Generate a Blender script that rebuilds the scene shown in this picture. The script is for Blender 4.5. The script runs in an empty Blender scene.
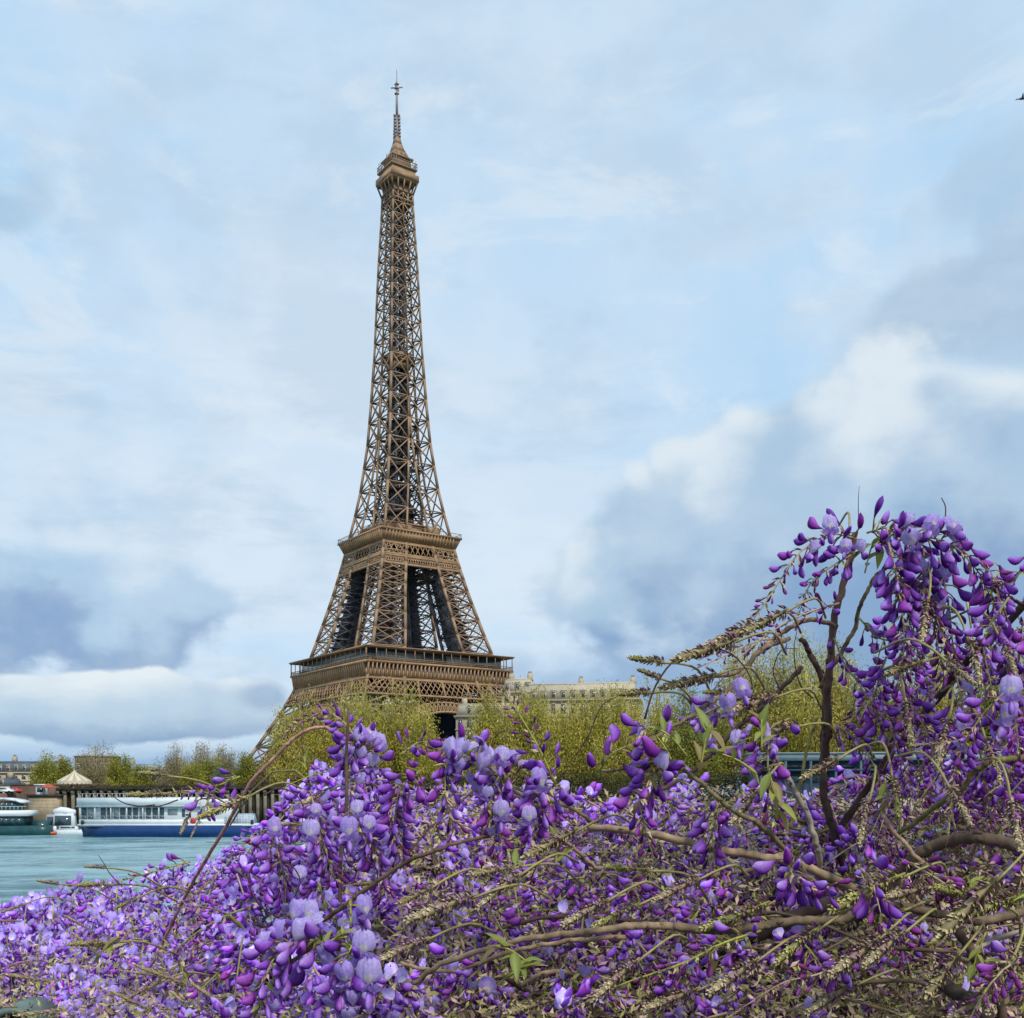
import bpy, math, random
import numpy as np
from mathutils import Vector, Matrix

R = math.radians
PI = math.pi
rng = np.random.default_rng(11)
random.seed(11)
scene = bpy.context.scene
COL = scene.collection

# ------------------------------------------------------------------ camera
F = 1109.0            # focal length in pixels of the 1024 wide picture
HOR = 800.0           # pixel row of the horizon
CZ = 7.0              # eye height above the water
cam_d = bpy.data.cameras.new('camera')
cam = bpy.data.objects.new('camera', cam_d)
COL.objects.link(cam)
cam_d.sensor_width = 36.0
cam_d.lens = F / 1024 * 36.0
cam_d.shift_y = (HOR - 509.0) / 1024
cam_d.clip_start = 0.05
cam_d.clip_end = 20000
cam.matrix_world = Matrix.Translation((0, 0, CZ)) @ Matrix.Rotation(R(0.30), 4, 'Y') @ Matrix.Rotation(R(90), 4, 'X')
scene.camera = cam

# ------------------------------------------------------------------ node helper
class NT:
    def __init__(s, tree): s.t = tree; s.n = tree.nodes; s.l = tree.links
    def new(s, typ, **kw):
        nd = s.n.new(typ)
        for k, v in kw.items(): setattr(nd, k, v)
        return nd
    def put(s, sock, v):
        if isinstance(v, S): s.l.new(v.o, sock)
        elif isinstance(v, bpy.types.NodeSocket): s.l.new(v, sock)
        elif v is not None:
            if isinstance(v, tuple) and len(v) == 3 and sock.type == 'RGBA': v = (*v, 1)
            sock.default_value = v
    def math(s, op, a, b=None, c=None, clamp=False):
        nd = s.new('ShaderNodeMath', operation=op, use_clamp=clamp)
        s.put(nd.inputs[0], a)
        if b is not None: s.put(nd.inputs[1], b)
        if c is not None: s.put(nd.inputs[2], c)
        return S(s, nd.outputs[0])
    def smooth(s, v, a, b):
        nd = s.new('ShaderNodeMapRange', interpolation_type='SMOOTHSTEP')
        s.put(nd.inputs[0], v); s.put(nd.inputs[1], a); s.put(nd.inputs[2], b)
        return S(s, nd.outputs[0])
    def mix(s, f, a, b, blend='MIX'):
        nd = s.new('ShaderNodeMix', data_type='RGBA', blend_type=blend)
        s.put(nd.inputs[0], f); s.put(nd.inputs[6], a); s.put(nd.inputs[7], b)
        return S(s, nd.outputs[2])
    def noise(s, vec, scale, detail=4, rough=0.5, dist=0.0):
        nd = s.new('ShaderNodeTexNoise')
        if vec is not None: s.put(nd.inputs['Vector'], vec)
        nd.inputs['Scale'].default_value = scale; nd.inputs['Detail'].default_value = detail
        nd.inputs['Roughness'].default_value = rough; nd.inputs['Distortion'].default_value = dist
        return S(s, nd.outputs[0])
    def comb(s, x, y, z):
        nd = s.new('ShaderNodeCombineXYZ')
        for i, v in enumerate((x, y, z)): s.put(nd.inputs[i], v)
        return S(s, nd.outputs[0])
class S:
    def __init__(s, t, o): s.t = t; s.o = o
    def __add__(a, b): return a.t.math('ADD', a, b)
    __radd__ = __add__
    def __sub__(a, b): return a.t.math('SUBTRACT', a, b)
    def __rsub__(a, b): return a.t.math('SUBTRACT', b, a)
    def __mul__(a, b): return a.t.math('MULTIPLY', a, b)
    __rmul__ = __mul__
    def __truediv__(a, b): return a.t.math('DIVIDE', a, b)
    def clamp(a): return a.t.math('MULTIPLY', a, 1.0, clamp=True)

# ------------------------------------------------------------------ world: cloudy sky
SUN_EL, SUN_AZ = 46.0, 150.0        # azimuth clockwise from +Y: behind the camera, to the right
world = bpy.data.worlds.new('World')
scene.world = world
world.use_nodes = True
w = NT(world.node_tree)
w.n.clear()
tc = w.new('ShaderNodeTexCoord')
sep = w.new('ShaderNodeSeparateXYZ'); w.l.new(tc.outputs['Generated'], sep.inputs[0])
dx, dy, dz = (S(w, sep.outputs[i]) for i in range(3))
az = w.math('ARCTAN2', dx, dy) * (180 / PI)
el = w.math('ARCSINE', w.math('MULTIPLY', dz, 1.0, clamp=False)) * (180 / PI)
dirv = S(w, tc.outputs['Generated'])
flat = w.comb(dx, dy, dz * 2.6)                        # clouds wider than high
zz = w.math('MAXIMUM', dz, 0.0) + 0.22
plane = w.comb(dx / zz, dy / zz, 0.0)                  # a high layer seen in perspective
nA = w.noise(plane, 1.3, 6, 0.58, 0.6)
nB = w.noise(flat, 3.0, 7, 0.55, 0.3)
nC = w.noise(flat, 9.0, 6, 0.6, 0.2)
nD = w.noise(dirv, 22.0, 5, 0.6)
nS = w.noise(w.comb(dx, dy, dz * 9.0), 4.5, 5, 0.55)   # flat streaks near the horizon
LIGHT = (0.65, 0.81, 0.97); BLUE = (0.50, 0.74, 0.98); PALE = (0.80, 0.89, 0.98); GREY = (0.45, 0.63, 0.81)
hi = w.smooth(nA, 0.38, 0.62)
sky = w.mix(hi, BLUE, LIGHT)
sky = w.mix(w.smooth(nB * 0.6 + nC * 0.4, 0.46, 0.64) * 0.7, sky, PALE)
sky = w.mix(w.smooth(w.math('ABSOLUTE', az + 8.0), 26.0, 2.0) * w.smooth(el, 4.0, 14.0) * w.smooth(el, 30.0, 16.0) * 0.55, sky, PALE)
sky = w.mix(w.smooth(nC * 0.5 + nS * 0.5, 0.50, 0.62) * w.smooth(el, 26.0, 14.0) * 0.35, sky, GREY)

nE = w.noise(dirv, 6.0, 8, 0.55)
def vor(vec, sc_):
    nd = w.new('ShaderNodeTexVoronoi', feature='SMOOTH_F1'); w.put(nd.inputs['Vector'], vec); nd.inputs['Scale'].default_value = sc_
    nd.inputs['Smoothness'].default_value = 0.35
    return S(w, nd.outputs['Distance'])
warp = w.new('ShaderNodeVectorMath', operation='MULTIPLY_ADD')
nw = w.new('ShaderNodeTexNoise'); w.l.new(tc.outputs['Generated'], nw.inputs['Vector']); nw.inputs['Scale'].default_value = 9.0; nw.inputs['Detail'].default_value = 5
w.l.new(nw.outputs['Color'], warp.inputs[0]); warp.inputs[1].default_value = (.10, .10, .10); w.l.new(tc.outputs['Generated'], warp.inputs[2])
puff = (0.42 - vor(warp.outputs[0], 9.0)) * 0.9 + (0.42 - vor(warp.outputs[0], 21.0)) * 0.5
mott = w.smooth(nE * 0.55 + nC * 0.45 + puff * 0.10, 0.44, 0.60)
sky = w.mix(mott * 0.55, sky, (0.45, 0.64, 0.83))
sky = w.mix(w.smooth(w.noise(flat, 5.5, 8, 0.62, 0.5), 0.52, 0.66) * 0.5, sky, (0.80, 0.90, 0.98))
billow = (nB - 0.5) * 1.6 + (nE - 0.5) * 2.2 + (nC - 0.5) * 1.0 + (nD - 0.5) * 0.9
billow = billow * 0.75 + puff * 1.0
def blob(az0, el0, ra, re, k=0.6, lo=0.0, hi_=0.16):
    a = (az - az0) / ra; e = (el - el0) / re
    d = w.math('SQRT', a * a + e * e)
    raw_ = 1.0 - d + billow * k
    blob.raw = raw_
    return w.smooth(raw_, lo, hi_)
def paint(base, m, el_dark, el_light, dark, mid, light, kn=7.0, rim=None, lean=None):
    h = (el + (nC - 0.5) * kn * 1.3 + (nB - 0.5) * kn * 1.2 + puff * kn * 0.55 - el_dark) / (el_light - el_dark)
    if lean is not None: h = h + w.math('MAXIMUM', (lean - az) * 0.020, 0.0)
    if rim is not None: h = h + w.smooth(rim, 0.26, 0.0) * w.smooth(el, 6.0, 12.0) * (0.30 + puff * 1.0) + puff * 0.65 + (nE - 0.5) * 0.55
    h = h.clamp()
    c = w.mix(w.smooth(h, 0.0, 0.5), dark, mid)
    c = w.mix(w.smooth(h, 0.5, 1.0), c, light)
    return w.mix(m, base, c)
# grey patches high on the right
sky = paint(sky, blob(25, 27, 7, 4, 0.9, 0, 0.5) * 0.55, 20, 34, GREY, (0.40, 0.56, 0.74), LIGHT)
sky = paint(sky, blob(24.5, 21.5, 5.5, 3.5, 0.9, 0, 0.45) * 0.7, 17, 30, GREY, (0.38, 0.54, 0.72), LIGHT)
sky = paint(sky, blob(-26, 26, 4.5, 2.6, 0.9, 0, 0.6) * 0.7, 20, 32, GREY, (0.36, 0.56, 0.76), LIGHT)
# the large cumulus on the right
mC = blob(17.5, 11.4, 16.5, 9.6, 0.22, 0.0, 0.12)
sky = paint(sky, mC, 9.0, 20.0, (0.25, 0.40, 0.63), (0.44, 0.61, 0.79), (0.78, 0.88, 0.95), 4.0, blob.raw, 17.0)
sky = paint(sky, blob(9, 5.6, 12.5, 3.6, 0.75, 0.0, 0.5) * 0.85, 3.0, 10.0, (0.20, 0.36, 0.62), (0.31, 0.46, 0.69), (0.60, 0.75, 0.90), 6.0)
# the bank on the left
mL = blob(-25, 9.3, 13.8, 3.9, 0.60, 0.0, 0.24)
sky = paint(sky, mL, 6.8, 12.4, (0.25, 0.40, 0.64), (0.44, 0.63, 0.83), (0.68, 0.82, 0.94), 4.5, blob.raw)
sky = paint(sky, blob(-19, 4.6, 9.5, 1.9, 0.45, 0.0, 0.15), 2.9, 6.4, (0.24, 0.39, 0.62), (0.46, 0.63, 0.80), (0.82, 0.90, 0.95), 1.8)
sky = paint(sky, blob(-12.4, 5.3, 2.6, 1.0, 0.9, 0.1, 0.8) * 0.9, 4.2, 7.2, (0.24, 0.37, 0.58), (0.32, 0.47, 0.68), (0.6, 0.75, 0.88), 1.0)
sky = w.mix(w.smooth(nE * 0.6 + nD * 0.4, 0.42, 0.60) * 0.16, sky, (0.88, 0.93, 0.98))
# horizon: thin streaked clouds over clear blue
band = w.smooth(el, 3.6, 1.2)
strk = w.smooth(nS, 0.46, 0.62)
hz = w.mix(strk, (0.15, 0.36, 0.66), (0.40, 0.58, 0.78))
sky = w.mix(band * 0.85, sky, hz)
sky = w.mix(w.smooth(el, 0.0, -3.0), sky, (0.16, 0.2, 0.22))
nish = w.new('ShaderNodeTexSky', sky_type='NISHITA')
nish.sun_disc = False
nish.sun_elevation = R(SUN_EL); nish.sun_rotation = R(SUN_AZ)
nish.altitude = 30; nish.dust_density = 2.0
bgN = w.new('ShaderNodeBackground'); w.l.new(nish.outputs[0], bgN.inputs[0]); bgN.inputs[1].default_value = 0.10
bgC = w.new('ShaderNodeBackground'); w.put(bgC.inputs[0], sky); bgC.inputs[1].default_value = 1.0
mx = w.new('ShaderNodeMixShader'); mx.inputs[0].default_value = 0.90
w.l.new(bgN.outputs[0], mx.inputs[1]); w.l.new(bgC.outputs[0], mx.inputs[2])
wo = w.new('ShaderNodeOutputWorld'); w.l.new(mx.outputs[0], wo.inputs[0])
world.cycles.sampling_method = 'MANUAL'; world.cycles.sample_map_resolution = 512

sun_d = bpy.data.lights.new('sun', 'SUN')
sun_d.energy = 2.6; sun_d.angle = R(9); sun_d.color = (1.0, 0.93, 0.84)
sun = bpy.data.objects.new('sun', sun_d); COL.objects.link(sun)
sd = Vector((math.sin(R(SUN_AZ)) * math.cos(R(SUN_EL)), math.cos(R(SUN_AZ)) * math.cos(R(SUN_EL)), math.sin(R(SUN_EL))))
sun.rotation_euler = sd.to_track_quat('Z', 'Y').to_euler()
sun.location = (0, -20, 60)

scene.view_settings.view_transform = 'Standard'
scene.view_settings.look = 'None'
scene.view_settings.exposure = 0.0
scene.view_settings.gamma = 1.0
scene.cycles.max_bounces = 4
scene.cycles.diffuse_bounces = 2
scene.cycles.glossy_bounces = 2
scene.cycles.transmission_bounces = 3
scene.cycles.transparent_max_bounces = 6
scene.cycles.caustics_reflective = False
scene.cycles.caustics_refractive = False

# ------------------------------------------------------------------ materials
def material(name, color=(0.5, 0.5, 0.5), rough=0.7, var=0.0, vscale=3.0, metal=0.0, attr=False, trans=0.0, bump=0.0, bscale=20.0, spec=0.4, dark=None, world=False):
    m = bpy.data.materials.new(name); m.use_nodes = True
    t = NT(m.node_tree); t.n.clear()
    b = t.new('ShaderNodeBsdfPrincipled')
    b.inputs['Roughness'].default_value = rough; b.inputs['Metallic'].default_value = metal
    b.inputs['Specular IOR Level'].default_value = spec
    geo = t.new('ShaderNodeTexCoord')
    pos = S(t, geo.outputs['Object'])
    if world: pos = S(t, t.new('ShaderNodeNewGeometry').outputs['Position'])
    if attr:
        a = t.new('ShaderNodeAttribute', attribute_name='Col'); c = S(t, a.outputs['Color'])
    else:
        rgb = t.new('ShaderNodeRGB'); rgb.outputs[0].default_value = (*color, 1); c = S(t, rgb.outputs[0])
    if var > 0:
        n = t.noise(pos, vscale, 5, 0.6)
        dk = dark if dark else tuple(x * (1 - var) for x in color)
        if attr:
            hv = t.new('ShaderNodeHueSaturation')
            t.put(hv.inputs['Color'], c); t.put(hv.inputs['Value'], (1.0 - var) + t.smooth(n, 0.3, 0.7) * (2 * var))
            c = S(t, hv.outputs[0])
        else:
            c = t.mix(t.smooth(n, 0.35, 0.65), dk, c)
    t.put(b.inputs['Base Color'], c)
    if bump > 0:
        bn = t.new('ShaderNodeBump'); bn.inputs['Strength'].default_value = bump
        t.put(bn.inputs['Height'], t.noise(pos, bscale, 4, 0.6)); t.l.new(bn.outputs[0], b.inputs['Normal'])
    out = t.new('ShaderNodeOutputMaterial')
    if trans > 0:
        tr = t.new('ShaderNodeBsdfTranslucent'); t.put(tr.inputs[0], c)
        mxs = t.new('ShaderNodeMixShader'); mxs.inputs[0].default_value = trans
        t.l.new(b.outputs[0], mxs.inputs[1]); t.l.new(tr.outputs[0], mxs.inputs[2]); t.l.new(mxs.outputs[0], out.inputs[0])
    else:
        t.l.new(b.outputs[0], out.inputs[0])
    return m

M = {}
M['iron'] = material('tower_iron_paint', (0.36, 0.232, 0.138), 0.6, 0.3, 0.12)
M['iron_dark_shade'] = material('tower_iron_dark_and_shade', (0.12, 0.12, 0.14), 0.7, 0.3, 0.2)  # dark lift iron; also paints shade on inner faces and in recesses
M['iron_plain'] = material('tower_iron_band', (0.42, 0.262, 0.142), 0.6, 0.25, 0.2)
M['glass'] = material('dark_glass', (0.04, 0.07, 0.085), 0.08, spec=0.8)
M['glass_pale'] = material('gallery_glass', (0.26, 0.30, 0.30), 0.12, spec=0.8)
M['navy'] = material('dark_blue_sheet', (0.012, 0.022, 0.06), 0.9, 0.3, 0.3)
M['mast'] = material('mast_grey', (0.30, 0.26, 0.27), 0.5)
M['petal'] = material('petal', attr=True, rough=0.55, trans=0.36, spec=0.22, var=0.16, vscale=420, world=True, bump=0.25, bscale=900)
M['stalk'] = material('stalk', attr=True, rough=0.6, var=0.18, vscale=120, bump=0.2, bscale=600)
M['bark'] = material('vine_bark', attr=True, rough=0.85, var=0.30, vscale=60, bump=0.6, bscale=300)
M['leaf'] = material('young_leaf', attr=True, rough=0.5, trans=0.35)
M['crown'] = material('tree_foliage', attr=True, rough=0.7, trans=0.3)
M['bark_far'] = material('tree_bark', (0.16, 0.125, 0.09), 0.9, 0.35, 1.5)
M['stone'] = material('limestone', (0.50, 0.42, 0.30), 0.85, 0.22, 0.25)
M['stone2'] = material('limestone_trim', (0.52, 0.45, 0.33), 0.85, 0.12, 0.5)
M['stone_old'] = material('quay_stone', (0.42, 0.34, 0.22), 0.9, 0.35, 0.35, bump=0.4, bscale=3)
M['slate'] = material('slate_roof', (0.10, 0.125, 0.16), 0.5, 0.2, 0.6)
M['window'] = material('window_pane', (0.07, 0.085, 0.10), 0.1, spec=0.8)
M['brick'] = material('brown_brick', (0.27, 0.18, 0.14), 0.85, 0.2, 0.8)
M['white'] = material('white_paint', (0.74, 0.78, 0.80), 0.4, 0.08, 0.6)
M['palewhite'] = material('pale_blue_white_paint', (0.68, 0.75, 0.77), 0.4, 0.12, 0.5)
M['blue'] = material('blue_hull_paint', (0.012, 0.055, 0.19), 0.3, 0.2, 0.7)
M['teal'] = material('dark_teal_paint', (0.02, 0.085, 0.095), 0.35, 0.3, 0.7)
M['bluebeam'] = material('blue_steel', (0.075, 0.105, 0.15), 0.5, 0.25, 0.5)
M['roofgrey'] = material('zinc_roof', (0.31, 0.36, 0.36), 0.5, 0.15, 0.5)
M['red'] = material('red_paint', (0.55, 0.04, 0.04), 0.5)
M['orange'] = material('orange_rubber', (0.75, 0.12, 0.03), 0.5)
M['darkwall'] = material('dark_concrete', (0.055, 0.05, 0.035), 0.95, 0.5, 0.6)
M['post'] = material('stained_concrete', (0.25, 0.225, 0.16), 0.9, 0.45, 0.8)
M['rust'] = material('red_brown_plaster', (0.19, 0.115, 0.085), 0.9, 0.35, 0.3)
M['canvas'] = material('cream_canvas', (0.66, 0.60, 0.46), 0.8, 0.1, 1)
M['canvas_d'] = material('tan_canvas_stripe', (0.46, 0.38, 0.27), 0.8, 0.1, 1)
M['asphalt'] = material('quay_asphalt', (0.10, 0.095, 0.085), 0.95, 0.3, 0.3)
M['grass'] = material('bank_grass', (0.07, 0.09, 0.03), 0.95, 0.3, 0.2)
M['redumb'] = material('red_canvas', (0.40, 0.10, 0.06), 0.8)
M['tarp'] = material('grey_tarp', (0.42, 0.50, 0.60), 0.6, 0.3, 1.0)
M['rubber'] = material('black_rubber', (0.015, 0.015, 0.015), 0.7)
M['verdigris'] = material('weathered_green_metal', (0.16, 0.23, 0.21), 0.45, 0.4, 12, bump=0.3, bscale=80)
M['black'] = material('black_bore_shade', (0.004, 0.004, 0.005), 0.9)
M['bird'] = material('bird_feather', (0.035, 0.04, 0.05), 0.8)

def water_material():
    m = bpy.data.materials.new('river_water'); m.use_nodes = True
    t = NT(m.node_tree); t.n.clear()
    b = t.new('ShaderNodeBsdfPrincipled')
    tcn = t.new('ShaderNodeTexCoord')
    mp = t.new('ShaderNodeMapping'); t.l.new(tcn.outputs['Object'], mp.inputs[0]); mp.inputs['Scale'].default_value = (0.40, 0.5, 1)
    n1 = t.noise(S(t, mp.outputs[0]), 0.30, 5, 0.6, 0.4); n2 = t.noise(S(t, mp.outputs[0]), 1.4, 4, 0.6)
    mp2 = t.new('ShaderNodeMapping'); t.l.new(tcn.outputs['Object'], mp2.inputs[0]); mp2.inputs['Scale'].default_value = (0.030, 0.085, 1)
    n3 = t.noise(S(t, mp2.outputs[0]), 1.0, 7, 0.68, 0.8)
    c = t.mix(t.smooth(n1 * 0.35 + n2 * 0.2 + n3 * 0.45, 0.40, 0.60), (0.045, 0.17, 0.20), (0.27, 0.46, 0.50))
    t.put(b.inputs['Base Color'], c)
    t.put(b.inputs['Roughness'], t.smooth(n3, 0.35, 0.65) * 0.25 + 0.10)
    b.inputs['Specular IOR Level'].default_value = 0.4
    bn = t.new('ShaderNodeBump'); bn.inputs['Strength'].default_value = 1.0; bn.inputs['Distance'].default_value = 1.8
    t.put(bn.inputs['Height'], n1 * 0.7 + n2 * 0.5); t.l.new(bn.outputs[0], b.inputs['Normal'])
    out = t.new('ShaderNodeOutputMaterial'); t.l.new(b.outputs[0], out.inputs[0])
    return m
M['water'] = water_material()

# ------------------------------------------------------------------ mesh helper
class Acc:
    """collects quads/triangles with a material slot and a point colour"""
    def __init__(s): s.V = []; s.Q = []; s.QM = []; s.T = []; s.TM = []; s.C = []; s.n = 0
    def add(s, v, q=None, t=None, m=0, c=(0.5, 0.5, 0.5)):
        v = np.asarray(v, float).reshape(-1, 3)
        if q is not None and len(q):
            q = np.asarray(q, np.int64).reshape(-1, 4); s.Q.append(q + s.n); s.QM.append(np.full(len(q), m))
        if t is not None and len(t):
            t = np.asarray(t, np.int64).reshape(-1, 3); s.T.append(t + s.n); s.TM.append(np.full(len(t), m))
        c = np.asarray(c, float)
        if c.ndim == 1: c = np.tile(c, (len(v), 1))
        s.V.append(v); s.C.append(c); s.n += len(v)
    BQ = [[0, 3, 2, 1], [4, 5, 6, 7], [0, 1, 5, 4], [1, 2, 6, 5], [2, 3, 7, 6], [3, 0, 4, 7]]
    def box(s, x0, x1, y0, y1, z0, z1, m=0, c=(0.5,) * 3, inset=0.0):
        i = inset
        s.add([(x0, y0, z0), (x1, y0, z0), (x1, y1, z0), (x0, y1, z0), (x0 + i, y0 + i, z1), (x1 - i, y0 + i, z1), (x1 - i, y1 - i, z1), (x0 + i, y1 - i, z1)], s.BQ, m=m, c=c)
    def hexa(s, lo, hi, m=0, c=(0.5,) * 3):
        s.add(list(lo) + list(hi), s.BQ, m=m, c=c)
    def beam(s, p, q, r, r2=None, m=0, c=(0.5,) * 3):
        p = np.asarray(p, float); q = np.asarray(q, float)
        d = q - p; L = np.linalg.norm(d)
        if L < 1e-6: return
        d = d / L
        up = np.array((0, 0, 1.0)) if abs(d[2]) < 0.9 else np.array((1.0, 0, 0))
        a = np.cross(d, up); a /= np.linalg.norm(a); b = np.cross(a, d)
        r2 = r if r2 is None else r2
        o = [(-1, -1), (1, -1), (1, 1), (-1, 1)]
        v = [p + a * i * r + b * j * r for i, j in o] + [q + a * i * r2 + b * j * r2 for i, j in o]
        s.add(v, [[0, 1, 2, 3][::-1], [4, 5, 6, 7], [0, 1, 5, 4], [1, 2, 6, 5], [2, 3, 7, 6], [3, 0, 4, 7]], m=m, c=c)
    def tube(s, pts, rad, sides=6, m=0, c=(0.5,) * 3, jitter=0.0):
        pts = np.asarray(pts, float); n = len(pts)
        rad = np.full(n, rad) if np.isscalar(rad) else np.asarray(rad, float)
        tan = np.gradient(pts, axis=0); tan /= np.linalg.norm(tan, axis=1)[:, None] + 1e-12
        a = np.cross(tan[0], (0, 0, 1.0) if abs(tan[0][2]) < 0.9 else (1.0, 0, 0)); a /= np.linalg.norm(a)
        ang = np.arange(sides) * 2 * PI / sides
        V = []
        for i in range(n):
            a = a - tan[i] * np.dot(a, tan[i]); a /= np.linalg.norm(a); b = np.cross(tan[i], a)
            rr = rad[i] * (1 + (jitter * rng.uniform(-1, 1, sides) if jitter else 0))
            V.append(pts[i] + (np.cos(ang) * rr)[:, None] * a + (np.sin(ang) * rr)[:, None] * b)
        V = np.concatenate(V)
        k = np.arange(sides); k2 = (k + 1) % sides
        Q = np.concatenate([np.stack([i * sides + k, i * sides + k2, (i + 1) * sides + k2, (i + 1) * sides + k], 1) for i in range(n - 1)])
        base = len(V)
        V = np.concatenate([V, pts[:1], pts[-1:]])
        T = [(base, (j + 1) % sides, j) for j in range(sides)] + [(base + 1, (n - 1) * sides + j, (n - 1) * sides + (j + 1) % sides) for j in range(sides)]
        cc = np.asarray(c, float)
        if cc.ndim == 2: cc = np.concatenate([np.repeat(cc, sides, 0), cc[:1], cc[-1:]])
        s.add(V, Q, T, m=m, c=cc)
    def build(s, name, mats, parent=None, smooth=False, loc=None, color=True):
        me = bpy.data.meshes.new(name)
        V = np.concatenate(s.V) if s.V else np.zeros((0, 3))
        nq = sum(len(q) for q in s.Q); nt = sum(len(t) for t in s.T)
        lq = np.concatenate(s.Q).ravel() if nq else np.zeros(0, int)
        lt = np.concatenate(s.T).ravel() if nt else np.zeros(0, int)
        loops = np.concatenate([lq, lt]).astype(np.int32)
        me.vertices.add(len(V)); me.vertices.foreach_set('co', V.astype(np.float32).ravel())
        me.loops.add(len(loops)); me.loops.foreach_set('vertex_index', loops)
        me.polygons.add(nq + nt)
        st = np.concatenate([np.arange(nq) * 4, nq * 4 + np.arange(nt) * 3]).astype(np.int32)
        me.polygons.foreach_set('loop_start', st)
        mi = np.concatenate([x for x in s.QM + s.TM]).astype(np.int32)
        me.polygons.foreach_set('material_index', mi)
        if smooth: me.polygons.foreach_set('use_smooth', np.ones(nq + nt, bool))
        me.update(calc_edges=True)
        if color:
            ca = me.color_attributes.new('Col', 'FLOAT_COLOR', 'POINT')
            Cc = np.concatenate(s.C); Cc = np.concatenate([Cc, np.ones((len(Cc), 1))], 1)
            ca.data.foreach_set('color', Cc.astype(np.float32).ravel())
        me.validate()
        for mm in (mats if isinstance(mats, (list, tuple)) else [mats]): me.materials.append(M[mm] if isinstance(mm, str) else mm)
        o = bpy.data.objects.new(name, me); COL.objects.link(o)
        if parent: o.parent = parent
        if loc is not None: o.location = loc
        return o

def empty(name, loc=(0, 0, 0), rz=0.0, parent=None):
    o = bpy.data.objects.new(name, None); COL.objects.link(o)
    o.location = loc; o.rotation_euler = (0, 0, rz); o.empty_display_size = 0.3
    if parent: o.parent = parent
    return o
def tag(o, label=None, cat=None, group=None, kind=None):
    if label: o['label'] = label
    if cat: o['category'] = cat
    if group: o['group'] = group
    if kind: o['kind'] = kind
    return o
def P(px, py, d):
    """a point at distance d in front of the eye, seen at picture position (px, py)"""
    return np.array(((px - 512) / F * d, d, CZ + (HOR - py) / F * d))

# ------------------------------------------------------------------ ground, water, quays
GZ = 6.5
a = Acc(); a.add([(-4000, -200, 0), (4000, -200, 0), (4000, 400, 0), (-4000, 400, 0)], [[0, 1, 2, 3]])
tag(a.build('water', 'water', color=False), kind='structure')
a = Acc(); a.box(-4000, 4000, 263, 9000, -2, GZ)
tag(a.build('ground', 'grass', color=False), kind='structure')
a = Acc(); a.box(-400, 400, 249, 263.0 - 0.01, -2, 1.2); a.box(-400, 400, 248.6, 249.0, -2, 1.45)
tag(a.build('lower_quay', 'asphalt', color=False), kind='structure')
a = Acc(); a.box(-60, 60, -60, 3.0, -2, 5.4)
tag(a.build('near_quay', 'asphalt', color=False), kind='structure')
a = Acc()
a.box(-30, 30, 2.30, 2.95, 5.4, 6.36); a.box(-30, 30, 2.24, 3.01, 6.36, 6.46)
for i in range(-15, 16): a.box(i * 2 - .006, i * 2 + .006, 2.236, 3.014, 6.30, 6.463)
tag(a.build('stone_parapet', 'stone_old', color=False), 'low weathered stone parapet under the wisteria along the near quay edge', 'parapet')

# ------------------------------------------------------------------ the iron tower
TD = 497.0
TX = (400.5 - 512) / F * TD
tower = empty('iron_lattice_tower', (TX, TD, GZ), R(35.5))
tag(tower, 'very tall brown iron lattice tower rising behind the trees across the river', 'tower')
zt = [0, 19, 46, 57.6, 66, 91, 106, 116, 126, 139, 159, 180, 200, 220, 241, 263, 276]
wt = [61.5, 51.2, 36.8, 32.7, 29.2, 22.4, 18.9, 16.9, 14.9, 12.7, 10.3, 8.9, 7.8, 7.1, 6.3, 5.2, 4.8]
pz = [0, 46, 57, 66, 91, 113, 126, 159, 180, 181]
pp = [26, 18, 16, 15.2, 12.3, 11.1, 10.5, 9.5, 8.9, 8.9]
W = lambda z: float(np.interp(z, zt, wt))
I = lambda z: 0.0 if z >= 180 else max(0.0, W(z) - float(np.interp(z, pz, pp)))
def xpanel(a_, a0, b0, a1, b1, r, horiz=True, sec=False, m=0):
    a0, b0, a1, b1 = map(np.array, (a0, b0, a1, b1))
    a_.beam(a0, b1, r, m=m); a_.beam(b0, a1, r, m=m)
    if horiz: a_.beam(a1, b1, r, m=m)
    if sec:
        am, bm, tm, lm = (a0 + a1) / 2, (b0 + b1) / 2, (a1 + b1) / 2, (a0 + b0) / 2
        r2 = r * 0.42
        for p_, q_ in ((am, tm), (tm, bm), (bm, lm), (lm, am), (am, bm)): a_.beam(p_, q_, r2, m=m)
def pillar(levels, sx, sy, re, rb, sec):
    a_ = Acc()
    for z0, z1 in zip(levels[:-1], levels[1:]):
        c0 = {}; c1 = {}
        for z, c in ((z0, c0), (z1, c1)):
            o, i = W(z), I(z)
            c['oo'] = (sx * o, sy * o, z); c['oi'] = (sx * o, sy * i, z); c['io'] = (sx * i, sy * o, z); c['ii'] = (sx * i, sy * i, z)
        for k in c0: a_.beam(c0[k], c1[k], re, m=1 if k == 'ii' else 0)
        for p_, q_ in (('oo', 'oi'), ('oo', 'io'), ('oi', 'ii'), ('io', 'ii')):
            xpanel(a_, c0[p_], c0[q_], c1[p_], c1[q_], rb, True, sec, m=1 if 'ii' in (p_, q_) else 0)  # darker colour on the inner faces paints the shade inside the legs
        a_.beam(c1['oo'], c1['ii'], rb * 0.8); a_.beam(c1['oi'], c1['io'], rb * 0.8)
    return a_
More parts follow.
